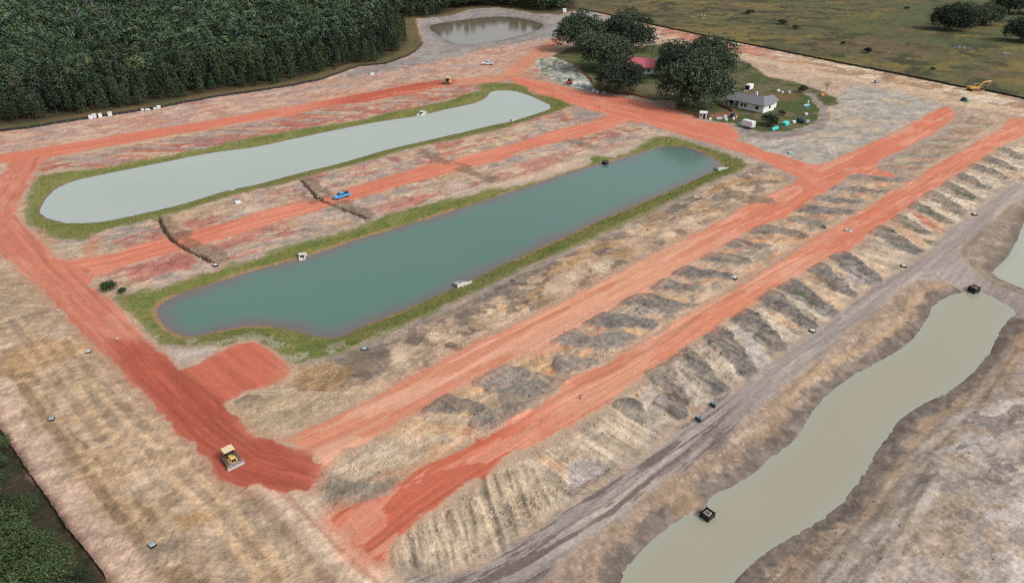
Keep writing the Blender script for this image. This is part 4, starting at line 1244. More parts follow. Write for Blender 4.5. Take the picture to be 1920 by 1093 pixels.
def broad_crown(h, rad, nclump, nleaf, size, r, hue=(0.040, 0.058, 0.026), flat=0.55, lobes=7, low=0.25, zlo=0.34):
    lob = []
    for i in range(lobes):
        a = 2 * np.pi * i / lobes + r.uniform(-0.4, 0.4)
        q = rad * r.uniform(0.35, 0.62)
        lob.append((np.cos(a) * q, np.sin(a) * q, h * r.uniform(zlo, 0.66), rad * r.uniform(0.36, 0.55)))
    lob.append((0, 0, h * 0.70, rad * 0.55))
    lob = np.array(lob)
    k = r.integers(0, len(lob), nclump)
    d = r.normal(size=(nclump, 3))
    d /= np.linalg.norm(d, axis=1, keepdims=True)
    d[:, 2] = np.where(d[:, 2] < -0.35, -d[:, 2], d[:, 2])
    rr = lob[k, 3] * r.uniform(0.72, 1.08, nclump)
    cc = lob[k, :3] + d * rr[:, None] * (1, 1, flat)
    cc[:, 2] = np.maximum(cc[:, 2], h * low * r.uniform(0.6, 1.2, nclump))
    sp = size * 1.5
    cl = np.repeat(cc, nleaf, 0) + r.normal(size=(nclump * nleaf, 3)) * (sp, sp, sp * 0.6)
    V, F = quad_cloud(cl, size, r)
    tint = np.repeat(r.uniform(0.7, 1.35, nclump), nleaf) * r.uniform(0.8, 1.2, nclump * nleaf)
    warm = np.repeat(r.uniform(-0.12, 0.18, nclump), nleaf)
    col = np.array(hue)[None] * tint[:, None] * np.stack([1 + warm, np.ones_like(warm), 1 - warm * 0.5], 1)
    return V, F, np.repeat(col, 4, 0)


def trunk_mb(h, r0, r, limbs=0, spread=0.0, lean=0.03, start=0.3):
    mb = MB()
    p = np.array((0.0, 0, -0.3))
    for i in range(4):
        q = np.array((r.uniform(-lean, lean) * h, r.uniform(-lean, lean) * h, h * (i + 1) / 4))
        mb.tube(p, q, r0 * (1 - i * 0.22), r0 * (1 - (i + 1) * 0.22), 7)
        p = q
    for i in range(limbs):
        a = 2 * math.pi * i / limbs + r.uniform(-0.4, 0.4)
        z0 = h * r.uniform(start, start + 0.3)
        e = (math.cos(a) * spread, math.sin(a) * spread, z0 + h * r.uniform(0.18, 0.4))
        mid = (e[0] * 0.5, e[1] * 0.5, z0 + (e[2] - z0) * 0.65)
        mb.tube((0, 0, z0), mid, r0 * 0.5, r0 * 0.34, 6)
        mb.tube(mid, e, r0 * 0.34, r0 * 0.12, 6)
    return mb


def tree_kind(crown, trunk_mesh):
    V, F, c = crown
    return trunk_mesh, np_mesh("crown", V, F, M_LEAF, c, smooth=False)


def plant_tree(name, kind, loc, scale, rz, label, cat, group, sz=None):
    e = empty(name, loc, rz, label, cat, group)
    e.scale = (scale, scale, sz or scale)
    for nm, me in (("trunk", kind[0]), ("crown", kind[1])):
        put(bpy.data.objects.new(nm, me), e)
    return e


r = np.random.default_rng(11)
M_PBARK = plain("pine_bark", (0.045, 0.037, 0.03), 0.95, 0, 0.3, 3)
PINES = []
for i in range(6):
    h = (12.5, 14, 11, 13, 10, 12)[i]
    rad = (2.5, 2.1, 2.7, 1.9, 2.5, 3.1)[i]
    hue = ((0.040, 0.066, 0.036), (0.037, 0.062, 0.037), (0.047, 0.070, 0.034), (0.041, 0.060, 0.039), (0.035, 0.060, 0.034), (0.054, 0.073, 0.035))[i]  # hues lean blue, putting distance haze into the leaf colour
    PINES.append(tree_kind(pine_crown(h, rad, 230, 5, 0.31, r, (0.12, 0.22, 0.06, 0.25, 0.04, 0.06)[i], hue, (1, 0.8, 0.7, 0.8, 1.0, 0.5)[i]),
                           trunk_mb(h * 0.9, 0.17, r).mesh("trunk", M_PBARK)))
# a few bare grey trees stand among them
V, F, c = pine_crown(12, 2.2, 70, 4, 0.35, r, 0.3, (0.080, 0.083, 0.070), 0.6)
BARE = tree_kind((V, F, c), trunk_mb(11, 0.16, r, 7, 2.0, 0.04, 0.35).mesh("trunk", plain("grey_bark", (0.15, 0.145, 0.135), 0.9)))

# where the wood stands
sp = 4.4
cosp, sinp = math.cos(PITCH), math.sin(PITCH)
cand = []
gx, gy = np.meshgrid(np.arange(-520, 90, sp), np.arange(150, 665, sp))
gx = gx.ravel() + r.uniform(-1.7, 1.7, gx.size)
gy = gy.ravel() + r.uniform(-1.7, 1.7, gy.size)
dF = sdf_poly(gx, gy, forest_poly, 60)
gap = 9.5 + 14.0 * (fbm(gx / 12, gy / 12, 171, 3) - 0.5)
ok = (dF < -gap) & (np.abs(gx) / (gy * cosp + CAM_H * sinp) < 0.83)
gx, gy, dF, gap_ = gx[ok], gy[ok], dF[ok], gap[ok]
cosp, sinp = math.cos(PITCH), math.sin(PITCH)
dep = gy * cosp + CAM_H * sinp
ppx = CX + FPX * gx / dep
ppy = CY - FPX * (gy * sinp - (CAM_H - 6) * cosp) / (gy * cosp + (CAM_H - 6) * sinp)
infr = (ppx > 8) & (ppx < 1912) & (ppy > 6)
front = np.where(infr, np.hypot(gx, gy) + np.maximum(0, -dF - 14) * 18, 1e9)
order = np.argsort(front)
IND = order[:300]
REST = order[300:]
for i in IND:
    k = BARE if r.uniform() < 0.03 else PINES[r.integers(0, 6)]
    s = r.uniform(0.62, 1.15) * (0.5 + 0.5 * float(sstep(0.0, 10.0, np.array(-dF[i] - gap_[i]))) + r.uniform(-0.08, 0.15))
    grey = k is BARE
    e = plant_tree("bare_tree" if grey else "pine_tree", k, (gx[i], gy[i], ground_z(gx[i], gy[i])), s, r.uniform(0, 6.28),
                   "bare grey tree among the dark pines of the western wood" if grey else "dark green pine at the front of the western wood",
                   "tree", "bare trees in the western wood" if grey else "pines at the front of the western wood")
# the rest of the wood reads as one mass
FV, FF, FC, off = [], [], [], 0
LOW = [pine_crown((12.5, 14, 11, 13, 10.5)[i], (2.6, 2.3, 2.7, 2.1, 3.2)[i], 120, 3, 0.52, r, 0.35, (0.039, 0.062, 0.035), (0.9, 0.8, 0.7, 0.8, 0.5)[i]) for i in range(5)]  # blue-leaning hue again carries the haze in the leaf colour
LOW = [(V.reshape(-1, 4, 3)[:, :3].reshape(-1, 3), np.arange(len(F) * 3).reshape(-1, 3), c.reshape(-1, 4, 3)[:, :3].reshape(-1, 3)) for V, F, c in LOW]
LOW2 = [pine_crown((12.5, 14, 11, 13, 10.5)[i], (2.6, 2.3, 2.7, 2.1, 3.2)[i], 56, 3, 0.85, r, 0.4, (0.039, 0.062, 0.035), (0.9, 0.8, 0.7, 0.8, 0.5)[i]) for i in range(5)]
LOW2 = [(V.reshape(-1, 4, 3)[:, :3].reshape(-1, 3), np.arange(len(F) * 3).reshape(-1, 3), c.reshape(-1, 4, 3)[:, :3].reshape(-1, 3)) for V, F, c in LOW2]
tonef = fbm(gx / 45, gy / 45, 172, 3)
for i in REST:
    V, F, c = (LOW if gy[i] < 330 else LOW2)[r.integers(0, 5)]
    a, s = r.uniform(0, 6.28), r.uniform(0.6, 1.15) * (0.8 + 0.5 * tonef[i])
    sw = s * (1.55 if r.uniform() < 0.16 else 1.0)
    ca, sa = math.cos(a) * sw, math.sin(a) * sw
    W = np.stack([V[:, 0] * ca - V[:, 1] * sa + gx[i], V[:, 0] * sa + V[:, 1] * ca + gy[i], V[:, 2] * s], 1)
    t = r.uniform(0.65, 1.35) * (0.45 + 1.1 * tonef[i])
    cc = c * t
    if r.uniform() < 0.02:
        cc = c.mean(1, keepdims=True) * (2.0, 2.0, 1.9)
    elif r.uniform() < 0.2:
        cc = cc * (1.3, 1.12, 0.9)
    FV.append(W); FF.append(F + off); FC.append(cc)
    off += len(W)
me = np_mesh("forest", np.vstack(FV), np.vstack(FF), M_LEAF, np.vstack(FC), smooth=False)
put(bpy.data.objects.new("forest", me), None, "dense dark pine wood stretching back to the horizon", "forest", None, "stuff")
print("forest individuals", len(IND), "rest", len(REST), "tris", sum(len(f) for f in FF))

# live oaks over the lawn
OAKS = []
for i in range(3):
    OAKS.append(tree_kind(broad_crown(13, 12.5, 2100, 10, 0.31, r, ((0.047, 0.068, 0.042), (0.044, 0.064, 0.041), (0.052, 0.071, 0.043))[i], 0.9, 12 + i, 0.05, 0.22),
                          trunk_mb(6.5, 0.75, r, 7, 7.5, 0.03, 0.35).mesh("trunk", M_BARK)))
OAK_AT = [(1086, 95, 1.2, 1.1, "round live oak at the far left corner of the lawn"), (1172, 95, 1.24, 1.12, "live oak behind the red roof, right of the far left oak"),
          (1132, 131, 1.14, 1.0, "live oak spreading left of the red roof"), (1160, 173, 0.90, 1.02, "live oak standing in front of the red roofed house"),
          (1274, 143, 1.02, 1.02, "live oak hiding the right side of the red roof"), (1322, 147, 1.1, 1.08, "live oak beside the black paddock fence"),
          (1301, 200, 1.2, 1.08, "largest live oak, left of the grey roofed house")]
for i, (px, py, s, sz, lab) in enumerate(OAK_AT):
    plant_tree("live_oak", OAKS[i % 3], G(px, py), s, i * 1.3, lab, "tree", "live oaks round the houses", s * sz)
FAR_OAK = [(1778, 56, 1.05, "left and largest oak of the clump in the far meadow"), (1812, 50, 1.0, "middle oak of the clump in the far meadow"), (1846, 46, 0.9, "right oak of the clump in the far meadow"),
           (1915, 78, 0.95, "oak at the right edge of the far meadow"), (1890, 26, 1.1, "left oak of the tree line at the top right corner"), (1935, 27, 1.1, "oak in the top right corner")]
for i, (px, py, s, lab) in enumerate(FAR_OAK):
    plant_tree("oak_tree", OAKS[(i + 1) % 3], G(px, py), s, i * 2.1, lab, "tree", "oaks in the far meadow")

# bushes
BUSH = []
for i in range(2):
    V, F, c = broad_crown(2.4, 1.7, 130, 8, 0.2, r, ((0.040, 0.062, 0.026), (0.036, 0.05, 0.027))[i], 0.8, 5, 0.1)
    BUSH.append(tree_kind((V, F, c), trunk_mb(1.4, 0.09, r, 4, 0.7, 0.05, 0.2).mesh("trunk", M_BARK)))
BUSH_AT = [(1442, 236, 1.75, 1, "dark bush in front of the grey roofed house"), (1466, 216, 0.75, 1, "low shrub at the right corner of the grey roofed house"),
           (1504, 173, 1.15, 1, "round clipped bush beside the curved driveway"), (206, 545, 0.85, 0, "small green bush alone between the red road and teal pond"),
           (1466, 46, 2.0, 1, "largest dark thicket in the meadow, left of centre"), (1492, 54, 1.4, 1, "dark thicket just right of the largest meadow thicket"), (1580, 84, 0.7, 1, "small meadow bush near the fence, left of its neighbour"),
           (1626, 100, 1.2, 1, "low spreading meadow bush close to the eastern fence"), (1748, 133, 0.7, 0, "bush in the meadow left of the excavator"), (1700, 18, 1.3, 1, "far meadow bush left of the oak clump"),
           (1405, 27, 2.0, 1, "dark thicket far up the meadow above the oaks"), (230, 549, 0.45, 0, "tiny green bush next to the small bush by the road"), (1840, 46, 1.6, 1, "undergrowth between the far meadow oaks")]
for i, (px, py, s, k, lab) in enumerate(BUSH_AT):
    plant_tree("bush", BUSH[k], G(px, py), s, i * 1.7, lab, "bush", "bushes", s * (0.6 if py < 60 else 0.9))

# the nearly bare young tree by the driveway
V, F, c = broad_crown(6, 2.2, 45, 3, 0.16, r, (0.13, 0.10, 0.06), 0.8, 5, 0.4)
plant_tree("young_tree", tree_kind((V, F, c), trunk_mb(4.6, 0.13, r, 8, 1.9, 0.03, 0.4).mesh("trunk", M_BARK)), G(1549, 172), 1.0, 0, "thin brown half bare young tree beside the driveway", "tree", None)

# the wood at the lower left corner
NEAR = []
for i in range(3):
    NEAR.append(tree_kind(broad_crown(7.5, (3.4, 2.9, 3.9)[i], 520, 12, 0.14, r, ((0.047, 0.072, 0.029), (0.038, 0.058, 0.031), (0.043, 0.066, 0.027))[i], 0.8, 7, 0.15),
                          trunk_mb(5.5, 0.2, r, 5, 1.8, 0.05, 0.3).mesh("trunk", M_BARK)))
gx2, gy2 = np.meshgrid(np.arange(-120, -15, 2.5), np.arange(28, 100, 2.5))
gx2 = gx2.ravel() + r.uniform(-1.3, 1.3, gx2.size)
gy2 = gy2.ravel() + r.uniform(-1.3, 1.3, gy2.size)
d2 = sdf_poly(gx2, gy2, south_poly, 30)
for x, y, d in zip(gx2, gy2, d2):
    if d > -1.7 or d < -26 or x / (0.75 * (y * cosp + CAM_H * sinp)) < -1.06:
        continue
    s = r.uniform(0.55, 0.95) * (0.62 if d > -4.5 else 1.0)
    plant_tree("broadleaf_tree", NEAR[r.integers(0, 3)], (x, y, ground_z(x, y)), s, r.uniform(0, 6.28),
               "leafy green tree in the wood at the bottom left corner", "tree", "trees in the bottom left wood")

# grass tufts on the banks and meadow edge, one mass
def tufts(name, label, dists, count, size, hue, box, seed):
    q = np.random.default_rng(seed)
    x = q.uniform(box[0], box[1], count)
    y = q.uniform(box[2], box[3], count)
    keep = dists(x, y)
    x, y = x[keep], y[keep]
    z = np.array([ground_z(a, b) for a, b in zip(x, y)])
    n = len(x)
    a = q.uniform(0, np.pi, (n, 2))
    s = size * q.uniform(0.6, 1.5, n)
    V, F = [], []
    cen = np.stack([x, y, z], 1)
    for k in range(2):
        dx = np.stack([np.cos(a[:, k]) * s, np.sin(a[:, k]) * s, np.zeros(n)], 1)
        top = cen + np.stack([q.uniform(-.3, .3, n) * s, q.uniform(-.3, .3, n) * s, s * 1.1], 1)
        V.append(np.stack([cen - dx, cen + dx, top + dx * 0.8, top - dx * 0.8], 1))
    V = np.stack(V, 1).reshape(-1, 3)
    F = np.arange(len(V)).reshape(-1, 4)
    t = q.uniform(0.6, 1.5, n)[:, None] * np.stack([1 + q.uniform(-.15, .45, n), np.ones(n), np.ones(n)], 1) * np.array(hue)[None]
    me = np_mesh(name, V, F, M_LEAF, np.repeat(t, 8, 0), smooth=False)
    put(bpy.data.objects.new(name, me), None, label, "grass", None, "stuff")


g1p, g2p, w1p, w2p, lfp = PP(GRASS1), PP(GRASS2), PP(POND1, Z1), PP(POND2, Z2), PP(R_LEFT)
def _bank(gp, wp):
    return lambda x, y: (sdf_poly(x, y, gp) + 3 * (fbm(x / 3, y / 3, 181, 3) - 0.5) < -0.6) & (sdf_poly(x, y, wp) > 1.0) & (sdf_poly(x, y, lfp) > 1.0)


tufts("grass", "rough grass tufts growing round the pale pond", _bank(g1p, w1p), 60000, 0.10, (0.19, 0.20, 0.07), (g1p[:, 0].min(), g1p[:, 0].max(), g1p[:, 1].min(), g1p[:, 1].max()), 1)
tufts("grass", "rough grass tufts growing round the teal pond", _bank(g2p, w2p), 70000, 0.09, (0.17, 0.19, 0.062), (g2p[:, 0].min(), g2p[:, 0].max(), g2p[:, 1].min(), g2p[:, 1].max()), 2)


# clods and stones lying on the loose soil, one mass
q = np.random.default_rng(5)
cn = 26000
pk = q.choice(N, cn * 3, p=None)
w_ = loose[pk] * (Y[pk] < 330) * (d_for[pk] > 1) * (d_mead[pk] > 1) * (d_sou[pk] > 0.5) * (np.minimum.reduce([d_p1[pk], d_p2[pk], d_p3[pk], d_p4[pk]]) > 0.6) * (d_lawn[pk] > 1) * (d_strk[pk] > 0)
w_ = w_ * (0.25 + 1.2 * wind_m[pk] + 0.8 * (patch2[pk] > 0.5) + 0.0) * np.where((pad[pk] > 0.5) | (d_bankr[pk] < 0), 0.06, 1)
pk = pk[q.uniform(0, 1.2, len(pk)) < w_][:cn]
n = len(pk)
s = q.uniform(0.05, 0.15, n) * np.where(q.uniform(size=n) < 0.08, 1.8, 1.0)
o6 = np.array([(1, 0, 0), (-.9, .1, 0), (0, 1, 0), (.1, -.9, 0), (0, 0, .75), (0, 0, -.5)])
V = o6[None] * q.uniform(0.7, 1.3, (n, 6, 1)) * s[:, None, None]
th = q.uniform(0, 6.28, n)
cx, sx = np.cos(th)[:, None], np.sin(th)[:, None]
V = np.stack([V[..., 0] * cx - V[..., 1] * sx, V[..., 0] * sx + V[..., 1] * cx, V[..., 2]], -1)
V = V + np.stack([X[pk] + q.uniform(-.2, .2, n), Y[pk] + q.uniform(-.2, .2, n), H[pk] + s * 0.2], 1)[:, None]
o8 = np.array([(0, 2, 4), (2, 1, 4), (1, 3, 4), (3, 0, 4), (2, 0, 5), (1, 2, 5), (3, 1, 5), (0, 3, 5)])
F = (o8[None] + (np.arange(n) * 6)[:, None, None]).reshape(-1, 3)
cc = colr[pk] * q.uniform(0.9, 1.25, n)[:, None]
put(bpy.data.objects.new("soil_clods", np_mesh("soil_clods", V.reshape(-1, 3), F, M_SOIL, np.repeat(cc, 6, 0), smooth=False)), None,
    "loose clods and stones strewn over the bare soil", "clods", None, "stuff")
print("clods", n)

# ------------------------------------------------------------------ fences
def heading(p, q):
    a, b = P(*p), P(*q)
    return math.atan2(b[1] - a[1], b[0] - a[0])


def resample(line, step):
    L = np.asarray(line, float)
    seg = np.hypot(*np.diff(L, axis=0).T)
    cum = np.concatenate([[0], np.cumsum(seg)])
    n = max(2, int(cum[-1] / step) + 1)
    s = np.linspace(0, cum[-1], n)
    return np.stack([np.interp(s, cum, L[:, 0]), np.interp(s, cum, L[:, 1])], 1)


def sheet_fence(name, line, h, step, mat, post_mat, label, cat, group=None, post_h=0.25, sag=0.12):
    pts = resample(PP(line), step)
    zs = np.array([ground_z(x, y) for x, y in pts])
    e = empty(name, (pts[0][0], pts[0][1], zs[0]), 0, label, cat, group)
    ox, oy, oz = e.location
    q = np.random.default_rng(len(pts))
    mb = MB()
    t = 0.03
    fine = []
    for i in range(len(pts) - 1):
        for k in range(3):
            f = k / 3
            p = pts[i] * (1 - f) + pts[i + 1] * f
            fine.append((p[0], p[1], zs[i] * (1 - f) + zs[i + 1] * f, h * (1 - sag * math.sin(math.pi * f) - q.uniform(0, 0.1))))
    fine.append((pts[-1][0], pts[-1][1], zs[-1], h))
    vs, fs = [], []
    for i, (x, y, z, hh) in enumerate(fine):
        a, b = fine[max(0, i - 1)], fine[min(len(fine) - 1, i + 1)]
        dx, dy = b[0] - a[0], b[1] - a[1]
        L = math.hypot(dx, dy) + 1e-9
        nx, ny = -dy / L * t, dx / L * t
        vs += [(x + nx - ox, y + ny - oy, z - 0.1 - oz), (x - nx - ox, y - ny - oy, z - 0.1 - oz), (x - nx - ox, y - ny - oy, z + hh - oz), (x + nx - ox, y + ny - oy, z + hh - oz)]
    for i in range(len(fine) - 1):
        a, b = 4 * i, 4 * i + 4
        fs += [(a + k, b + k, b + (k + 1) % 4, a + (k + 1) % 4) for k in range(4)]
    fs += [(0, 1, 2, 3), tuple(len(vs) - 1 - k for k in range(4))]
    mb.add(vs, fs).build("fabric", mat, e)
    pm = MB().box(-0.04, 0.04, -0.04, 0.04, -0.2, h + post_h).mesh("post", post_mat)
    for (x, y), z in zip(pts, zs):
        o = bpy.data.objects.new("post", pm)
        o.location = (x - ox + 0.07, y - oy - 0.07, z - oz)
        put(o, e)
    return e


sheet_fence("silt_fence", FENCE_W[1:], 0.95, 4.0, M_BLACK, M_WOOD, "black silt fence along the edge of the western wood", "fence", "silt fences")
sheet_fence("silt_fence", FENCE_E[:-1] + [(1990, 201)], 0.85, 4.5, M_BLACK, M_WOOD, "black silt fence between the bare soil and the meadow", "fence", "silt fences")
sheet_fence("silt_fence", FENCE_S[1:-1], 0.75, 2.5, M_BLACK, M_WOOD, "black silt fence beside the bottom left wood", "fence", "silt fences")
sheet_fence("safety_fence", [(1076, 126), (1088, 134), (1100, 142), (1108, 150), (1111, 158)], 0.8, 3.0, M_ORANGE, M_WOOD, "orange safety fence curving behind the stacked building supplies", "fence", "orange safety fences")
sheet_fence("safety_fence", [(1135, 171), (1165, 175), (1195, 181), (1222, 188)], 0.8, 3.0, M_ORANGE, M_WOOD, "orange safety fence between the oak lawn and the red road", "fence", "orange safety fences")
sheet_fence("safety_fence", [(1252, 203), (1275, 210), (1310, 219), (1332, 224)], 0.8, 3.0, M_ORANGE, M_WOOD, "orange safety fence beside the small grey shed", "fence", "orange safety fences")
sheet_fence("safety_fence", [(1336, 192), (1352, 200), (1378, 212), (1366, 215), (1342, 218), (1330, 221)], 0.8, 3.0, M_ORANGE, M_WOOD, "orange safety fence slanting from the largest oak to the shed", "fence", "orange safety fences")


def rail_fence(line, label):
    pts = resample(PP(line), 2.4)
    zs = [ground_z(x, y) for x, y in pts]
    e = empty("paddock_fence", (pts[0][0], pts[0][1], zs[0]), 0, label, "fence")
    ox, oy, oz = e.location
    pm = MB().box(-0.07, 0.07, -0.07, 0.07, -0.2, 1.5).mesh("post", M_BLACK)
    for (x, y), z in zip(pts, zs):
        o = bpy.data.objects.new("post", pm)
        o.location = (x - ox, y - oy, z - oz)
        put(o, e)
    for i in range(len(pts) - 1):
        for zz in (0.45, 0.9, 1.3):
            MB().tube((pts[i][0] - ox, pts[i][1] - oy, zs[i] - oz + zz), (pts[i + 1][0] - ox, pts[i + 1][1] - oy, zs[i + 1] - oz + zz), 0.06, None, 4).build("rail", M_BLACK, e)


rail_fence([(1352, 108), (1368, 113), (1390, 118), (1408, 126), (1392, 135), (1364, 142)], "black rail fence round the small paddock behind the oaks")

# ------------------------------------------------------------------ houses
def gable_roof(mb, x0, x1, y0, y1, z0, z1, t=0.18, hip0=0.0, hip1=0.0):
    """ridge along x; hip0/hip1 pull the ridge ends in; a solid slab roof"""
    ym = (y0 + y1) / 2
    lo = [(x0, y0, z0), (x1, y0, z0), (x1, y1, z0), (x0, y1, z0)]
    ri = [(x0 + hip0, ym, z1), (x1 - hip1, ym, z1)]
    up = [(a, b, c + t) for a, b, c in lo] + [(a, b, c + t) for a, b, c in ri]
    vs = lo + up
    fs = [(0, 1, 2, 3), (0, 1, 5, 4), (1, 2, 6, 5), (2, 3, 7, 6), (3, 0, 4, 7), (4, 5, 9, 8), (6, 7, 8, 9), (5, 6, 9), (7, 4, 8)]
    return mb.add(vs, fs)


def window(parent, x, y, z, w, h, face):
    """a framed pane standing proud of a wall that faces -y or +x"""
    fr = MB()
    gl = MB()
    if face == '-y':
        fr.box(x - w / 2 - .08, x + w / 2 + .08, y - .05, y + .02, z - h / 2 - .08, z + h / 2 + .08)
        gl.box(x - w / 2, x + w / 2, y - .07, y - .045, z - h / 2, z + h / 2)
    else:
        fr.box(x - .02, x + .05, y - w / 2 - .08, y + w / 2 + .08, z - h / 2 - .08, z + h / 2 + .08)
        gl.box(x + .045, x + .07, y - w / 2, y + w / 2, z - h / 2, z + h / 2)
    o = fr.build("window", M_WHITE, parent)
    gl.build("pane", M_GLASS, o)


# grey roofed house: hip roofed main block and a lower porch wing
HRZ = math.radians(-47)
p = G(1430, 213)
p = (p[0] - (6.6 * math.cos(HRZ) + 4.0 * math.sin(HRZ)), p[1] - (6.6 * math.sin(HRZ) - 4.0 * math.cos(HRZ)), p[2])
hh = empty("grey_roof_house", p, HRZ, "white walled house with grey shingle roof and dark front porch", "house")
MB().box(-3.6, 6.6, -4.0, 4.0, -0.3, 2.7).build("wall", M_WALLW, hh)
rf = gable_roof(MB(), -4.3, 7.3, -4.8, 4.8, 2.7, 5.0, 0.18, 3.2, 3.6).build("roof", M_GREYROOF, hh)
MB().box(-0.4, 0.4, 1.2, 1.9, 3.9, 5.9).build("chimney", M_WALLW, rf)
MB().box(1.2, 5.4, 4.02, 8.0, -0.3, 2.6).build("rear_wing_wall", M_WALLW, hh)
MB().add([(.7, 1.0, 2.72), (5.9, 1.0, 2.72), (5.9, 8.6, 2.62), (.7, 8.6, 2.62), (3.3, 1.0, 4.75), (3.3, 8.6, 4.3), (3.3, 1.0, 4.55), (3.3, 8.6, 4.1)], [(0, 3, 5, 4), (1, 2, 5, 4), (3, 2, 5), (0, 1, 4), (0, 1, 2, 3)]).build("rear_roof", M_GREYROOF, hh)
MB().box(-10.2, -3.62, -0.6, 4.6, -0.3, 2.5).build("porch_wing_wall", M_DARK, hh)  # wall coloured near-black to stand in for shade under the porch roof
rf2 = gable_roof(MB(), -10.9, -3.2, -4.2, 5.2, 2.45, 4.6, 0.16, 2.0, 0.0).build("roof", M_GREYROOF, hh)
MB().box(-9.3, -8.9, 0.6, 1.0, 3.7, 5.3).build("vent_pipe", M_WHITE, rf2)
MB().box(-10.3, -3.7, -3.8, -0.62, -0.2, 0.35).build("porch_floor", M_CONC, hh)
for x in (-10.1, -7.9, -5.8, -3.9):
    MB().box(x - .13, x + .13, -3.75, -3.49, 0.35, 2.45).build("porch_post", M_WHITE, hh)
MB().box(-10.0, -6.0, -3.7, -3.6, 0.95, 1.05).build("porch_rail", M_WHITE, hh)
MB().box(-7.2, -6.2, -0.66, -0.6, 0.35, 2.3).build("door", M_WALLW, hh)
window(hh, -2.2, -4.0, 1.6, 0.9, 1.1, '-y'); window(hh, -0.8, -4.0, 1.6, 0.9, 1.1, '-y'); window(hh, 4.0, -4.0, 1.6, 1.4, 1.1, '-y'); window(hh, 6.6, 0.5, 1.6, 1.2, 1.1, '+x')

p = G(1203, 136)
rh = empty("red_roof_house", (p[0], p[1] + 2, ground_z(p[0], p[1])), math.radians(-14), "house with a pinkish red metal roof half hidden by oaks", "house")
rh.scale = (1.15, 1.15, 1.0)
MB().box(-6.6, 6.6, -4.6, 4.6, -0.3, 2.9).build("wall", M_WALLW, rh)
rf = gable_roof(MB(), -7.6, 7.6, -5.6, 5.6, 2.9, 6.0, 0.14, 3.5, 3.5).build("roof", M_REDROOF, rh)
for i in range(13):
    x = -4.0 + i * 0.67
    MB().prism([(-5.55, 3.06), (-0.02, 6.16), (-0.02, 6.22), (-5.55, 3.12)], x - .03, x + .03, 'x').build("roof_seam", M_REDROOF, rf)
MB().box(6.4, 8.4, -5.2, -2.0, -0.2, 2.6).build("porch", M_CONC, rh)
for x in (-4.5, -1.5, 3.2):
    window(rh, x, -4.6, 1.6, 1.1, 1.2, '-y')
MB().box(0.3, 1.3, -4.67, -4.6, 0, 2.1).build("door", M_WOOD, rh)


# ------------------------------------------------------------------ vehicles
_wheel_cache = {}


def wheel(parent, x, y, z, rad, w, side):
    key = (rad, w)
    if key not in _wheel_cache:
        _wheel_cache[key] = (MB().tube((0, -w / 2, 0), (0, w / 2, 0), rad, rad, 16).mesh("wheel", M_TYRE, False, 0.03),
                             MB().tube((0, -w / 2 - .02, 0), (0, w / 2 + .02, 0), rad * 0.58, rad * 0.5, 12).mesh("rim", M_RIM))
    o = bpy.data.objects.new("wheel", _wheel_cache[key][0])
    o.location = (x, y, z)
    put(o, parent)
    put(bpy.data.objects.new("rim", _wheel_cache[key][1]), o)


def pickup(px, py, rz, paint_m, label, load=None):
    p = G(px, py)
    e = empty("pickup_truck", p, rz, label, "truck")
    # x forward
    body = MB()
    body.prism([(-2.85, .55), (2.75, .55), (2.9, .75), (2.88, 1.02), (2.6, 1.14), (1.25, 1.2), (-2.85, 1.2)], -.96, .96, 'y')
    body.build("body", paint_m, e, False, .04)
    MB().prism([(-.75, 1.2), (1.35, 1.2), (.65, 1.86), (-.55, 1.88)], -.86, .86, 'y').build("cab", paint_m, e, False, .05)
    MB().add([(1.33, -.74, 1.25), (1.33, .74, 1.25), (.74, .68, 1.82), (.74, -.68, 1.82), (1.36, -.74, 1.27), (1.36, .74, 1.27), (.77, .68, 1.84), (.77, -.68, 1.84)],
             [(0, 1, 2, 3), (4, 5, 6, 7), (0, 1, 5, 4), (1, 2, 6, 5), (2, 3, 7, 6), (3, 0, 4, 7)]).build("windscreen", M_GLASS, e)
    for s in (-1, 1):
        MB().prism([(-.55, 1.3), (1.05, 1.3), (.62, 1.76), (-.45, 1.78)], s * .84, s * .885, 'y').build("side_window", M_GLASS, e)
        MB().box(2.84, 2.92, s * .62 - .17, s * .62 + .17, .84, 1.0).build("headlight", M_STEEL, e)
        MB().box(-2.9, -2.84, s * .8 - .1, s * .8 + .1, .8, 1.12).build("tail_light", M_REDP, e)
        MB().box(-2.85, -.8, s * .9 - .06, s * .9 + .06, 1.2, 1.34).build("bed_rail", paint_m, e)
        MB().tube((1.0, s * .95, 1.3), (1.0, s * 1.15, 1.35), .08, .1, 6).build("mirror", M_BLACK, e)
    MB().box(-.79, -.74, -.7, .7, 1.32, 1.76).build("rear_window", M_GLASS, e)
    MB().box(-2.78, -.85, -.82, .82, 1.2, 1.215).build("bed_floor", M_BLACK, e)
    MB().box(-2.87, -2.8, -.84, .84, 1.2, 1.34).build("tailgate", paint_m, e)
    MB().box(2.86, 3.0, -.9, .9, .5, .72).build("bumper", M_STEEL, e)
    for x in (1.85, -1.8):
        for s in (-1, 1):
            wheel(e, x, s * .86, .4, .4, .28, s)
    if load:
        MB().box(-2.5, -1.4, -.3, .6, 1.22, 1.6).build("tool_box", M_BLACK, e)
        MB().tube((-1.15, -.6, 1.2), (-1.15, -.6, 2.3), .06, .06, 6).build("rack_post", M_BLACK, e)
        MB().tube((-1.15, .6, 1.2), (-1.15, .6, 2.3), .06, .06, 6).build("rack_post", M_BLACK, e)
        MB().box(-1.22, -1.08, -.7, .7, 2.2, 2.3).build("rack_bar", M_BLACK, e)
        MB().tube((-2.1, .1, 1.6), (-2.1, .1, 2.0), .25, .2, 8).build("hose_reel", M_DKGREEN, e)
    return e


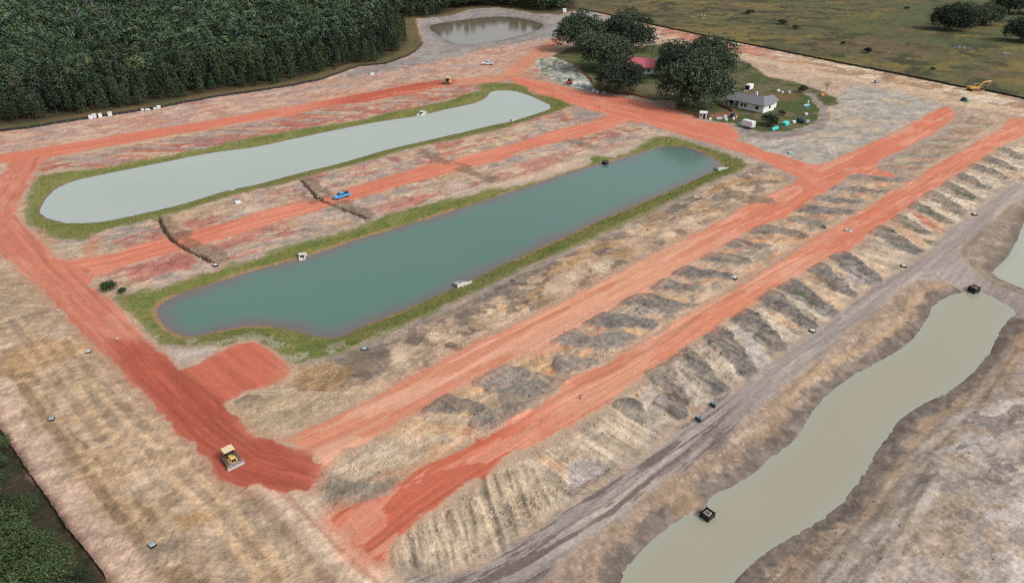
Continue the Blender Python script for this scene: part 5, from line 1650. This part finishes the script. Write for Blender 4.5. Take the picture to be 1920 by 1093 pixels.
pickup(915, 122, math.radians(176), M_CARW, "white pickup truck on the sandy ground below the far pond")
pickup(1228, 72, math.radians(10), M_CARW, "white pickup truck behind the oaks on the red soil")
pickup(641, 371, heading((659, 366), (625, 376)), M_BLUE, "blue work truck with tools in its bed on the red road", True).scale = (0.78, 0.78, 0.78)


def bulldozer(px, py, rz, sc, label):
    p = G(px, py)
    e = empty("bulldozer", p, rz, label, "bulldozer")
    e.scale = (sc, sc, sc)
    for s in (-1, 1):
        prof = [(-1.55, .35), (-1.35, .05), (1.25, .02), (1.6, .35), (1.5, .75), (1.2, .92), (-1.2, .92), (-1.5, .75)]
        t = MB().prism(prof, s * 1.02 - .26, s * 1.02 + .26, 'y').build("track", M_TRACK, e, False, .03)
        for i in range(11):
            MB().box(-1.3 + i * .25, -1.22 + i * .25, s * 1.02 - .28, s * 1.02 + .28, .92, .965).build("track_shoe", M_TRACK, t)
        MB().tube((1.15, s * .8, .55), (2.05, s * .85, .45), .1, .1, 6).build("push_arm", M_YEL, e)
        MB().tube((1.25, s * .42, 1.15), (1.95, s * .5, .8), .06, .05, 6).build("lift_cylinder", M_STEEL, e)
    MB().box(-1.5, 1.3, -.72, .72, .4, .95).build("chassis", M_YEL, e)
    hd = MB().box(.15, 1.55, -.5, .5, .95, 1.62, (.15, 1.5, -.42, .42)).build("hood", M_YEL, e, False, .05)
    MB().box(1.5, 1.58, -.38, .38, 1.0, 1.5).build("grille", M_BLACK, hd)
    MB().tube((.75, .2, 1.6), (.75, .2, 2.3), .07, .06, 8).build("exhaust", M_BLACK, hd)
    MB().box(-1.55, -.95, -.7, .7, .95, 1.55).build("fuel_tank", M_YEL, e, False, .05)
    MB().box(-.95, .1, -.6, .6, .95, 1.25).build("cab_floor", M_BLACK, e)
    MB().box(-.75, -.2, -.28, .28, 1.25, 1.8).build("seat", M_BLACK, e)
    MB().box(-.9, .05, -.58, .58, 1.25, 2.2).build("cab_glass", M_GLASS, e)
    for x in (-.95, .1):
        for s in (-1, 1):
            MB().box(x - .06, x + .06, s * .62 - .06, s * .62 + .06, .95, 2.4).build("cab_post", M_BLACK, e)
    MB().box(-1.3, .35, -.95, .95, 2.4, 2.56).build("roof", M_CREAM, e, False, .04)
    MB().prism([(2.05, .0), (2.2, .05), (2.08, .35), (2.06, .65), (2.18, 1.0), (2.06, 1.02), (1.94, .65), (1.95, .3)], -1.5, 1.5, 'y').build("blade", M_STEEL, e)
    MB().box(2.08, 2.26, -1.5, 1.5, -.02, .06).build("cutting_edge", M_STEEL, e)
    MB().box(-2.0, -1.55, -.35, .35, .35, .6).build("ripper", M_TRACK, e)
    return e


bulldozer(434, 864, heading((429, 851), (450, 877)), 0.76, "near bulldozer with cream canopy on the dark red clay")
bulldozer(838, 158, math.radians(168), 1.1, "far bulldozer spreading clay at the end of the upper red road")


def excavator(px, py):
    p = G(px, py)
    e = empty("excavator", p, math.radians(-4), "yellow excavator reaching over the eastern silt fence", "excavator")
    for s in (-1, 1):
        MB().prism([(-2.2, .45), (-1.9, .05), (1.9, .05), (2.2, .45), (1.9, .95), (-1.9, .95)], s * 1.3 - .35, s * 1.3 + .35, 'y').build("track", M_TRACK, e, False, .04)
    MB().box(-1.0, 1.0, -1.0, 1.0, .45, 1.1).build("undercarriage", M_BLACK, e)
    MB().box(-2.4, 1.5, -1.35, 1.35, 1.1, 2.1).build("upper_body", M_ORANGE_YEL, e, False, .08)
    MB().box(-2.9, -2.35, -1.35, 1.35, 1.15, 2.35).build("counterweight", M_ORANGE_YEL, e, False, .12)
    c = MB().box(.2, 1.7, .4, 1.35, 2.1, 3.1, (.2, 1.45, .45, 1.3)).build("cab", M_ORANGE_YEL, e, False, .05)
    MB().box(.35, 1.62, .37, .41, 2.25, 2.95).build("cab_window", M_GLASS, c)
    MB().box(1.6, 1.72, .5, 1.25, 2.3, 2.95).build("cab_window", M_GLASS, c)
    MB().tube((-1.6, -.6, 2.1), (-1.6, -.6, 2.7), .08, .07, 8).build("exhaust", M_BLACK, e)
    MB().prism([(.9, 1.7), (1.3, 1.4), (3.0, 3.9), (6.2, 4.35), (6.3, 4.7), (2.7, 4.5)], -.35, .1, 'y').build("boom", M_ORANGE_YEL, e, False, .04)
    MB().prism([(6.6, 4.95), (6.0, 4.75), (5.0, 2.1), (5.3, 2.0)], -.3, .05, 'y').build("stick", M_ORANGE_YEL, e, False, .04)
    MB().prism([(5.3, 2.15), (4.9, 2.25), (4.2, 1.7), (4.15, 1.2), (4.7, 1.0), (5.2, 1.5)], -.6, .35, 'y').build("bucket", M_TRACK, e)
    MB().tube((1.5, -.12, 1.6), (3.4, -.12, 3.9), .09, .07, 6).build("boom_cylinder", M_STEEL, e)
    MB().tube((3.4, -.12, 4.55), (6.2, -.12, 5.0), .08, .07, 6).build("stick_cylinder", M_STEEL, e)
    MB().box(1.5, 3.6, -1.6, -.9, .0, .5).build("blade", M_STEEL, e)
    return e


ex = excavator(1826, 170)
ex.rotation_euler.z = math.radians(4)
ex.scale = (1.0, 1.0, 0.8)

# ------------------------------------------------------------------ drainage
def end_section(px, py, z, rz, sc, label, kind="trough"):
    p = P(px, py, z)
    e = empty("concrete_outfall", p, rz, label, "outfall", "concrete outfalls on the ponds")
    sc *= 0.85
    e.scale = (sc, sc, sc)
    MB().box(-1.3, 1.6, -.75, .75, -.5, .06).build("apron", M_CONC, e)
    for s in (-1, 1):
        MB().prism([(-1.3, .06), (1.6, .06), (1.55, .22), (-.6, 1.0), (-1.3, 1.0)], s * .78 - .12, s * .78 + .12, 'y').build("wing_wall", M_CONC, e)
    hw = MB().box(-1.5, -1.3, -1.3, 1.3, -.4, 1.15).build("headwall", M_CONC, e)
    MB().tube((-1.32, 0, .52), (-1.1, 0, .52), .46, .46, 14).build("pipe_mouth", M_DARK, hw)
    if kind == "lid":
        MB().box(-1.2, .2, -.9, .9, 1.0, 1.14).build("top_slab", M_CONC, e)
    if kind == "wing":
        MB().box(-1.5, -1.25, -3.0, -1.3, .1, .8).build("side_wing", M_CONC, e)
    return e


end_section(790, 216, Z1 + .05, heading((780, 212), (800, 222)) - 1.2, 1.25, "concrete outfall on the far bank of the pale pond", "lid")
end_section(567, 484, Z2 + .05, math.radians(-78), 0.85, "concrete outfall with dark slot on the upper bank of the teal pond", "lid")
end_section(860, 534, Z2 + .1, heading((866, 538), (850, 527)), 0.95, "white concrete outfall pointing into the teal pond from its lower bank", "wing")
end_section(1347, 318, Z2 + .1, heading((1352, 320), (1335, 312)), 1.0, "white concrete outfall at the right end of the teal pond", "wing")
end_section(961, 226, Z1 + .1, math.radians(120), 0.7, "small concrete outfall on the near bank at the narrow end of the pale pond")
end_section(436, 357, Z1 + .1, math.radians(100), 0.6, "small concrete outfall half way along the near bank of the pale pond")


def wrapped_inlet(px, py, z, rz, sc, label):
    p = P(px, py, z)
    e = empty("wrapped_inlet", p, rz, label, "inlet", "inlets wrapped in black fabric")
    e.scale = (sc, sc, sc)
    MB().box(-.62, .62, -.62, .62, -1.0, .75).build("concrete_box", M_CONC, e)
    MB().box(-.5, .5, -.5, .5, .75, .79).build("grate", M_TRACK, e)
    for (x0, x1, y0, y1) in ((-1.0, 1.0, -1.02, -.96), (-1.0, 1.0, .96, 1.02), (-1.02, -.96, -.95, .95), (.96, 1.02, -.95, .95)):
        MB().box(x0, x1, y0, y1, -1.0, .95).build("fabric", M_BLACK, e)
    for sx in (-1, 1):
        for sy in (-1, 1):
            MB().box(sx * 1.06 - .05, sx * 1.06 + .05, sy * 1.06 - .05, sy * 1.06 + .05, -1.0, 1.15).build("stake", M_BLACK, e)
    return e


wrapped_inlet(1326, 966, Z3 + .25, math.radians(40), 0.62, "black wrapped inlet at the tip of the sand spit in the beige pond")
wrapped_inlet(1826, 543, Z3 + .5, math.radians(25), 0.70, "black wrapped inlet under the causeway at the head of the beige pond")
wrapped_inlet(1135, 306, Z2 + .35, math.radians(50), 0.62, "black wrapped inlet on the upper bank of the teal pond")


def storm_inlet(px, py, rz, sc, top, label):
    e = empty("storm_inlet", G(px, py), rz, label, "inlet", "storm inlets among the lots")
    sc *= 0.72
    e.scale = (sc, sc, sc)
    MB().box(-.55, .55, -.55, .55, -.4, .38).build("box", M_CONC, e)
    MB().box(-.66, .66, -.66, .66, -.3, .34).build("filter_skirt", M_BLACK, e)
    MB().box(-.46, .46, -.46, .46, .38, .47).build("lid", top, e, False, .03)
    MB().box(-.3, .3, -.70, -.64, .1, .3).build("throat", M_DARK, e)


INLETS = [(97, 786, 0.85, M_PALEB, "storm inlet with pale blue lid on the wet sand at the far left"), (286, 1022, 0.80, M_PALEB, "storm inlet with pale blue lid near the bottom left wood"),
          (683, 655, 0.95, M_PALEB, "storm inlet beside the grass below the teal pond"), (166, 660, 0.85, M_CONC, "pale storm inlet on the sand beside the broad left road"),
          (1523, 620, 1.0, M_CONC, "storm inlet on the left shoulder of the grey haul road"), (1694, 500, 1.05, M_CONC, "storm inlet just below the fork of the haul road"),
          (1827, 403, 1.15, M_CONC, "storm inlet beside the haul road near the right edge"), (1376, 522, 1.1, M_CONC, "storm inlet in the lots between the two long roads"),
          (1545, 424, 1.0, M_BLACK, "dark storm inlet just left of the manhole road crossing"), (961, 527, 0.8, M_BLACK, "dark storm inlet on the brown strip below the teal pond"),
          (404, 498, 1.0, M_CONC, "concrete inlet at the lower end of the left open trench"), (690, 414, 0.7, M_CONC, "small concrete inlet at the lower end of the trench by the blue truck")]
for i, (px, py, s, top, lab) in enumerate(INLETS):
    storm_inlet(px, py, 0.4 + i * 0.5, s, top, lab)


def riser(px, py, label):
    e = empty("drain_riser", G(px, py), 0.3, label, "pipe", "upright drain risers")
    MB().tube((0, 0, -.3), (0, 0, .75), .30, .30, 14).build("pipe", M_TEALB, e, False)
    MB().ring((0, 0), .32, .2, .75, .9, 14).build("rim", M_PALEB, e)
    MB().tube((.0, .3, .1), (.0, .85, .05), .2, .2, 10).build("side_branch", M_TEALB, e)


riser(1311, 790, "dark drain riser beside the haul road, the nearer of two")
riser(1338, 763, "dark drain riser beside the haul road, the farther of two")

e = empty("manhole_ring", G(1591, 433), 0, "round concrete manhole ring standing in the lower long red road", "manhole")
MB().ring((0, 0), .75, .5, -.2, .25, 20).build("ring", M_CONC, e)
MB().tube((0, 0, .0), (0, 0, .06), .48, .48, 18).build("cover", M_TRACK, e)


def stake(px, py, h, mat, label, group="marker stakes"):
    e = empty("marker_stake", G(px, py), 0.5, label, "stake", group)
    MB().box(-.05, .05, -.05, .05, -.2, h).build("stake", M_WOOD, e)
    MB().box(-.14, .14, -.03, .05, h - .35, h).build("flag", mat, e)
    MB().tube((0, 0, -.1), (0, 0, .12), .22, .1, 8).build("soil_mound", M_TRACK, e)


for px, py, h, m, lab in [(82, 594, 1.0, M_REDP, "red marker stake on the raked sand at the far left"), (1058, 628, .8, M_REDP, "red and white marker at the edge of the upper long road"),
                          (1288, 658, .8, M_REDP, "red marker stake beside the lower long road"), (746, 352, .9, M_REDP, "red marker stake beside the road between the ponds"),
                          (222, 640, .8, M_WHITE, "white marker stake in the middle of the broad left road"), (1088, 747, .7, M_DKGREEN, "dark marker stake in the lower long red road"),
                          (1330, 664, .7, M_REDP, "marker stake on the pale sand tongue"), (597, 375, 1.1, M_WHITE, "white marker at the open trench by the blue truck"), (605, 371, 1.1, M_WHITE, "white marker just behind the trench and truck"),
                          (110, 585, .6, M_WHITE, "white marker stake at the left edge of the broad road"), (1124, 202, 1.0, M_DKGREEN, "dark marker stake at the corner of the road near the oaks")]:
    stake(px, py, h, m, lab)

# ------------------------------------------------------------------ trailers, sheds and supplies round the houses
def cargo_trailer(px, py, rz, label, open_end):
    e = empty("cargo_trailer", G(px, py), rz, label, "trailer")
    MB().box(-2.2, 2.0, -1.05, 1.05, .55, 2.5).build("box", M_WHITE, e, False, .06)
    MB().box(-2.15, 1.95, -1.0, 1.0, 2.5, 2.56).build("roof", M_WHITE, e)
    MB().prism([(2.0, -.5), (3.1, 0), (2.0, .5)], .45, .58, 'z').build("tongue", M_STEEL, e)
    MB().tube((3.0, 0, .1), (3.0, 0, .7), .06, .06, 6).build("jack", M_STEEL, e)
    for s in (-1, 1):
        wheel(e, -.3, s * 1.0, .36, .36, .22, s)
        wheel(e, .5, s * 1.0, .36, .36, .22, s)
        MB().box(-.9, 1.1, s * 1.06 - .1, s * 1.06 + .1, .74, .82).build("mudguard", M_STEEL, e)
    if open_end:
        MB().box(-2.25, -2.19, -.9, .9, .7, 2.35).build("doorway", M_DARK, e)
        MB().prism([(-2.2, .5), (-2.2, .6), (-4.0, .12), (-4.0, .02)], -.95, .95, 'y').build("ramp", M_WOOD, e)
    else:
        MB().box(-2.25, -2.2, -.9, .9, .7, 2.35).build("rear_door", M_CONC, e)
        MB().box(.9, 1.6, -1.09, -1.05, .75, 2.2).build("side_door", M_CONC, e)


cargo_trailer(1404, 170, heading((1396, 172), (1414, 164)), "white cargo trailer with open rear and ramp behind the grey roofed house", True)
cargo_trailer(1402, 240, heading((1416, 243), (1390, 236)), "closed white cargo trailer at the near edge of the lawn", False)

e = empty("garden_shed", G(1318, 222), math.radians(-20), "small pale grey shed beside the red road and orange fence", "shed")
MB().box(-1.2, 1.2, -1.0, 1.0, -.1, 2.0).build("wall", M_CONC, e)
gable_roof(MB(), -1.35, 1.35, -1.15, 1.15, 2.0, 2.55, .08).build("roof", M_WHITE, e)
MB().box(.1, .8, -1.05, -1.0, .05, 1.8).build("door", M_DARK, e)
MB().box(-.9, -.4, -1.05, -1.0, .9, 1.5).build("window", M_GLASS, e)


def pipe_bundle(px, py, rz, n, rad, L, mat, label, group=None, dz=0.0):
    e = empty("pipe_stack", G(px, py, dz), rz, label, "pipes", group)
    rows_, y = n, 0
    z = rad
    k = 0
    me = MB().tube((-L / 2, 0, 0), (L / 2, 0, 0), rad, rad, 10).mesh("pipe", mat)
    while rows_ > 0:
        for i in range(rows_):
            o = bpy.data.objects.new("pipe", me)
            o.location = (((k * 37) % 7 - 3) * .04, (i - (rows_ - 1) / 2) * rad * 2.03, z)
            put(o, e)
            k += 1
        rows_ -= 1
        z += rad * 1.75
        if n - rows_ >= 3:
            break
    MB().box(-L * .3, -L * .3 + .12, -n * rad, n * rad, 0, .02).build("bearer", M_WOOD, e)
    MB().box(L * .3, L * .3 + .12, -n * rad, n * rad, 0, .02).build("bearer", M_WOOD, e)


pipe_bundle(1452, 243, heading((1444, 244), (1462, 237)), 4, .16, 4.0, M_TEAL, "lower stack of turquoise pipes on the lawn edge", "turquoise pipe stacks")
pipe_bundle(1472, 234, heading((1464, 237), (1480, 228)), 6, .18, 3.6, M_TEAL, "higher stack of turquoise pipes on the lawn edge", "turquoise pipe stacks")
pipe_bundle(1512, 199, 0.3, 3, .12, 2.6, M_LBLUE, "light blue pipes laid on the lawn by the driveway", "blue pipes")
pipe_bundle(1512, 203, 1.7, 2, .12, 2.2, M_LBLUE, "light blue pipes crossing the others by the driveway", "blue pipes")
pipe_bundle(1807, 190, heading((1797, 186), (1817, 193)), 3, .24, 2.6, M_DKGREEN, "dark green pipes beside the eastern dirt road", "green pipes")
pipe_bundle(1813, 192, heading((1797, 186), (1817, 193)), 2, .26, 1.3, M_GREENP, "pale green pipe ends beside the eastern dirt road", "green pipes")


def crate(px, py, rz, w, d, h, mat, label, group, cat="crate"):
    e = empty("crate", G(px, py), rz, label, cat, group)
    for i in range(3):
        MB().box(-w / 2, w / 2, -d / 2 + i * (d - .1) / 2, -d / 2 + i * (d - .1) / 2 + .1, 0, .12).build("skid", M_WOOD, e)
    MB().box(-w / 2, w / 2, -d / 2, d / 2, .12, .12 + h * .88, (-w / 2 + .03, w / 2 - .03, -d / 2 + .03, d / 2 - .03)).build("box", mat, e, False, .03)
    MB().box(-w / 2 + .0, w / 2, -d / 2, d / 2, .12 + h * .88 + .002, .12 + h).build("lid", mat, e, False, .02)


SUP = "building supplies beside the oak lawn"
YRD = "belongings scattered on the lawn"
WBX = "white boxes along the western silt fence"
CRATES = [
    (1053, 149, .2, 2.4, 1.3, .7, M_PALEB, "pale blue covered pallet on the left of the supplies", SUP), (1085, 148, .1, 2.4, 1.1, .6, M_PALEB, "pale blue covered pallet behind the supplies", SUP),
    (1075, 158, .5, 1.6, 1.2, .9, M_WHITE, "white crate next to the red loader", SUP), (1088, 161, .3, 2.0, 1.2, 1.0, M_CONC, "grey crate in the middle of the supplies", SUP),
    (1095, 163, .9, 2.2, 1.0, .8, M_PALEB, "pale blue crate right of the grey supply crate", SUP), (1104, 168, .2, 2.2, 1.4, .9, M_PALEB, "long pale blue crate close to the red road", SUP),
    (1113, 173, .7, 1.4, 1.0, .9, M_WHITE, "white crate near the right end of the supplies", SUP), (1120, 175, .1, 1.0, .9, .8, M_WHITE, "small white crate second from the right of the supplies", SUP),
    (1133, 177, .4, 1.1, 1.0, 1.1, M_PALEB, "rightmost pale crate of the supplies", SUP),
    (1331, 225, .3, 1.0, .8, .5, M_WHITE, "low white box right of the small shed", YRD), (1348, 224, .2, 2.2, .9, .6, M_CONC, "grey box beside the orange fence corner", YRD), (1359, 222, .2, 1.4, 1.0, .9, M_CONC, "taller grey box next to the orange fence corner", YRD),
    (1361, 227, 1.0, 1.3, .8, .5, M_WHITE, "low white box in front of the taller grey box", YRD), (1373, 220, .6, 1.2, 1.0, 1.3, M_TEALB, "dark blue box with the orange barrel beside it", YRD),
    (1375, 225, .6, .9, .7, .7, M_WHITE, "white box in front of the dark blue box", YRD), (1459, 172, .4, 1.4, .8, .7, M_WHITE, "white box on the lawn behind the grey house, leftmost of three", YRD),
    (1467, 175, .1, .9, .7, .6, M_WHITE, "middle white box on the lawn behind the grey house", YRD), (1479, 176, .9, 1.3, .9, .9, M_CONC, "rightmost pale box on the lawn behind the grey house", YRD),
    (1511, 216, .5, 1.2, .8, .6, M_WHITE, "white box on the lawn below the blue pipes", YRD), (1488, 231, .5, 1.4, .9, .7, M_WHITE, "white box left of the dark fittings", YRD),
    (1498, 230, .3, 1.4, 1.2, 1.6, M_TEALB, "dark box in the heap of fittings by the driveway", YRD), (1505, 232, .8, 1.6, 1.0, 1.0, M_BLACK, "black box in the heap of fittings by the driveway", YRD),
    (1513, 230, .2, 1.7, 1.0, .7, M_PALEB, "pale blue box at the right of the fittings heap", YRD), (1388, 236, .4, .8, .8, .9, M_LBLUE, "light blue tank left of the closed trailer", YRD),
    (1541, 180, .3, 1.4, .9, .7, M_ORP, "tan orange box under the thin young tree", YRD),
    (171, 224, .3, 1.2, 1.0, 1.3, M_WHITE, "leftmost white box along the western silt fence", WBX), (178, 222, .1, 1.1, 1.0, 1.5, M_WHITE, "second white box from the left along the western silt fence", WBX), (189, 221, .5, 1.2, 1.0, 1.4, M_WHITE, "third white box from the left along the western silt fence", WBX),
    (207, 218, .2, 1.2, 1.1, 1.4, M_WHITE, "white box standing alone by the western silt fence", WBX), (268, 209, .2, .9, .8, .6, M_WHITE, "low white box left in the right row by the western fence", WBX), (277, 208, .2, 1.6, .8, .6, M_WHITE, "long low white box by the western silt fence", WBX),
    (291, 206, .4, .8, .7, .7, M_WHITE, "small white box second from right by the western fence", WBX), (298, 204, .3, 1.3, .9, 1.0, M_WHITE, "rightmost white box along the western silt fence", WBX),
    (698, 141, .3, 1.8, 1.0, .8, M_WHITE, "white box on the dark patch below the end of the wood", None), (447, 382, .4, 1.3, .9, .6, M_WHITE, "white box on the spoil below the pale pond", None),
    (1058, 24, .2, 2.6, 2.4, 2.6, M_WHITE, "white tank shed at the far tree line", None), (1644, 156, .2, 2.2, 1.4, 1.1, M_GREYD, "grey skip beside the eastern dirt road", None),
    (1481, 288, .2, 1.2, .8, .5, M_LBLUE, "light blue box at the edge of the grey lot", None),
]
for c in CRATES:
    crate(*c)

e = empty("orange_barrel", G(1380, 222), 0, "orange barrel beside the dark blue box near the shed", "barrel")
MB().tube((0, 0, 0), (0, 0, 1.0), .42, .34, 14).build("drum", M_ORP, e)
MB().tube((0, 0, .62), (0, 0, .8), .40, .385, 14).build("band", M_WHITE, e)
MB().tube((0, 0, 0), (0, 0, .1), .6, .6, 14).build("base", M_TYRE, e)

e = empty("skid_loader", G(1067, 158), math.radians(200), "small red and black loader parked among the supplies", "loader")
MB().box(-1.3, .9, -.6, .6, .45, 1.2).build("body", M_REDP, e, False, .06)
MB().box(-.6, .5, -.55, .55, 1.2, 2.1, (-.5, .35, -.5, .5)).build("cab", M_BLACK, e)
for s in (-1, 1):
    wheel(e, .55, s * .75, .42, .42, .3, s)
    wheel(e, -.75, s * .75, .42, .42, .3, s)
    MB().prism([(-1.2, 1.2), (-1.2, 1.5), (1.2, 1.0), (1.7, .5), (1.5, .4), (1.0, .8)], s * .72 - .08, s * .72 + .08, 'y').build("lift_arm", M_REDP, e)
MB().prism([(1.5, .05), (2.3, .05), (2.3, .15), (1.75, .25), (1.6, .75), (1.5, .75)], -.9, .9, 'y').build("bucket", M_STEEL, e)

e = empty("upright_pipe", G(1514, 197), 0, "white upright pipe end on the lawn by the blue pipes", "pipe")
MB().tube((0, 0, 0), (0, 0, 1.7), .2, .2, 10).build("pipe", M_WHITE, e)
MB().tube((0, 0, 1.35), (.5, 0, 1.35), .16, .16, 8).build("branch", M_WHITE, e)
MB().ring((0, 0), .28, .19, 1.6, 1.75, 12).build("collar", M_WHITE, e)


def brush_pile(px, py, w, d, h, seed, mat, label):
    q = np.random.default_rng(seed)
    e = empty("debris_heap", G(px, py), 0, label, "heap")
    for i in range(26):
        a = q.normal(size=2) * (w / 3, d / 3)
        dr = q.normal(size=3)
        dr[2] = abs(dr[2]) * .5
        dr *= q.uniform(.8, 1.8) / np.linalg.norm(dr)
        z = max(0, h * (1 - (a[0] / w) ** 2 * 3 - (a[1] / d) ** 2 * 3)) * q.uniform(.2, 1)
        MB().tube((a[0], a[1], z), (a[0] + dr[0], a[1] + dr[1], z + dr[2]), q.uniform(.08, .22), .06, 5).build("branch" if i % 4 else "plank", mat if i % 5 else M_WHITE, e)


brush_pile(1800, 92, 7, 4, 2.0, 3, M_GREYD, "grey heap of branches and scrap in the green meadow")
brush_pile(1313, 32, 9, 5, 1.6, 4, M_GREYD, "grey heap of scrap far up the meadow above the oaks")
brush_pile(1885, 102, 5, 3, .7, 5, M_GREYD, "low grey scrap heap near the right edge of the meadow")
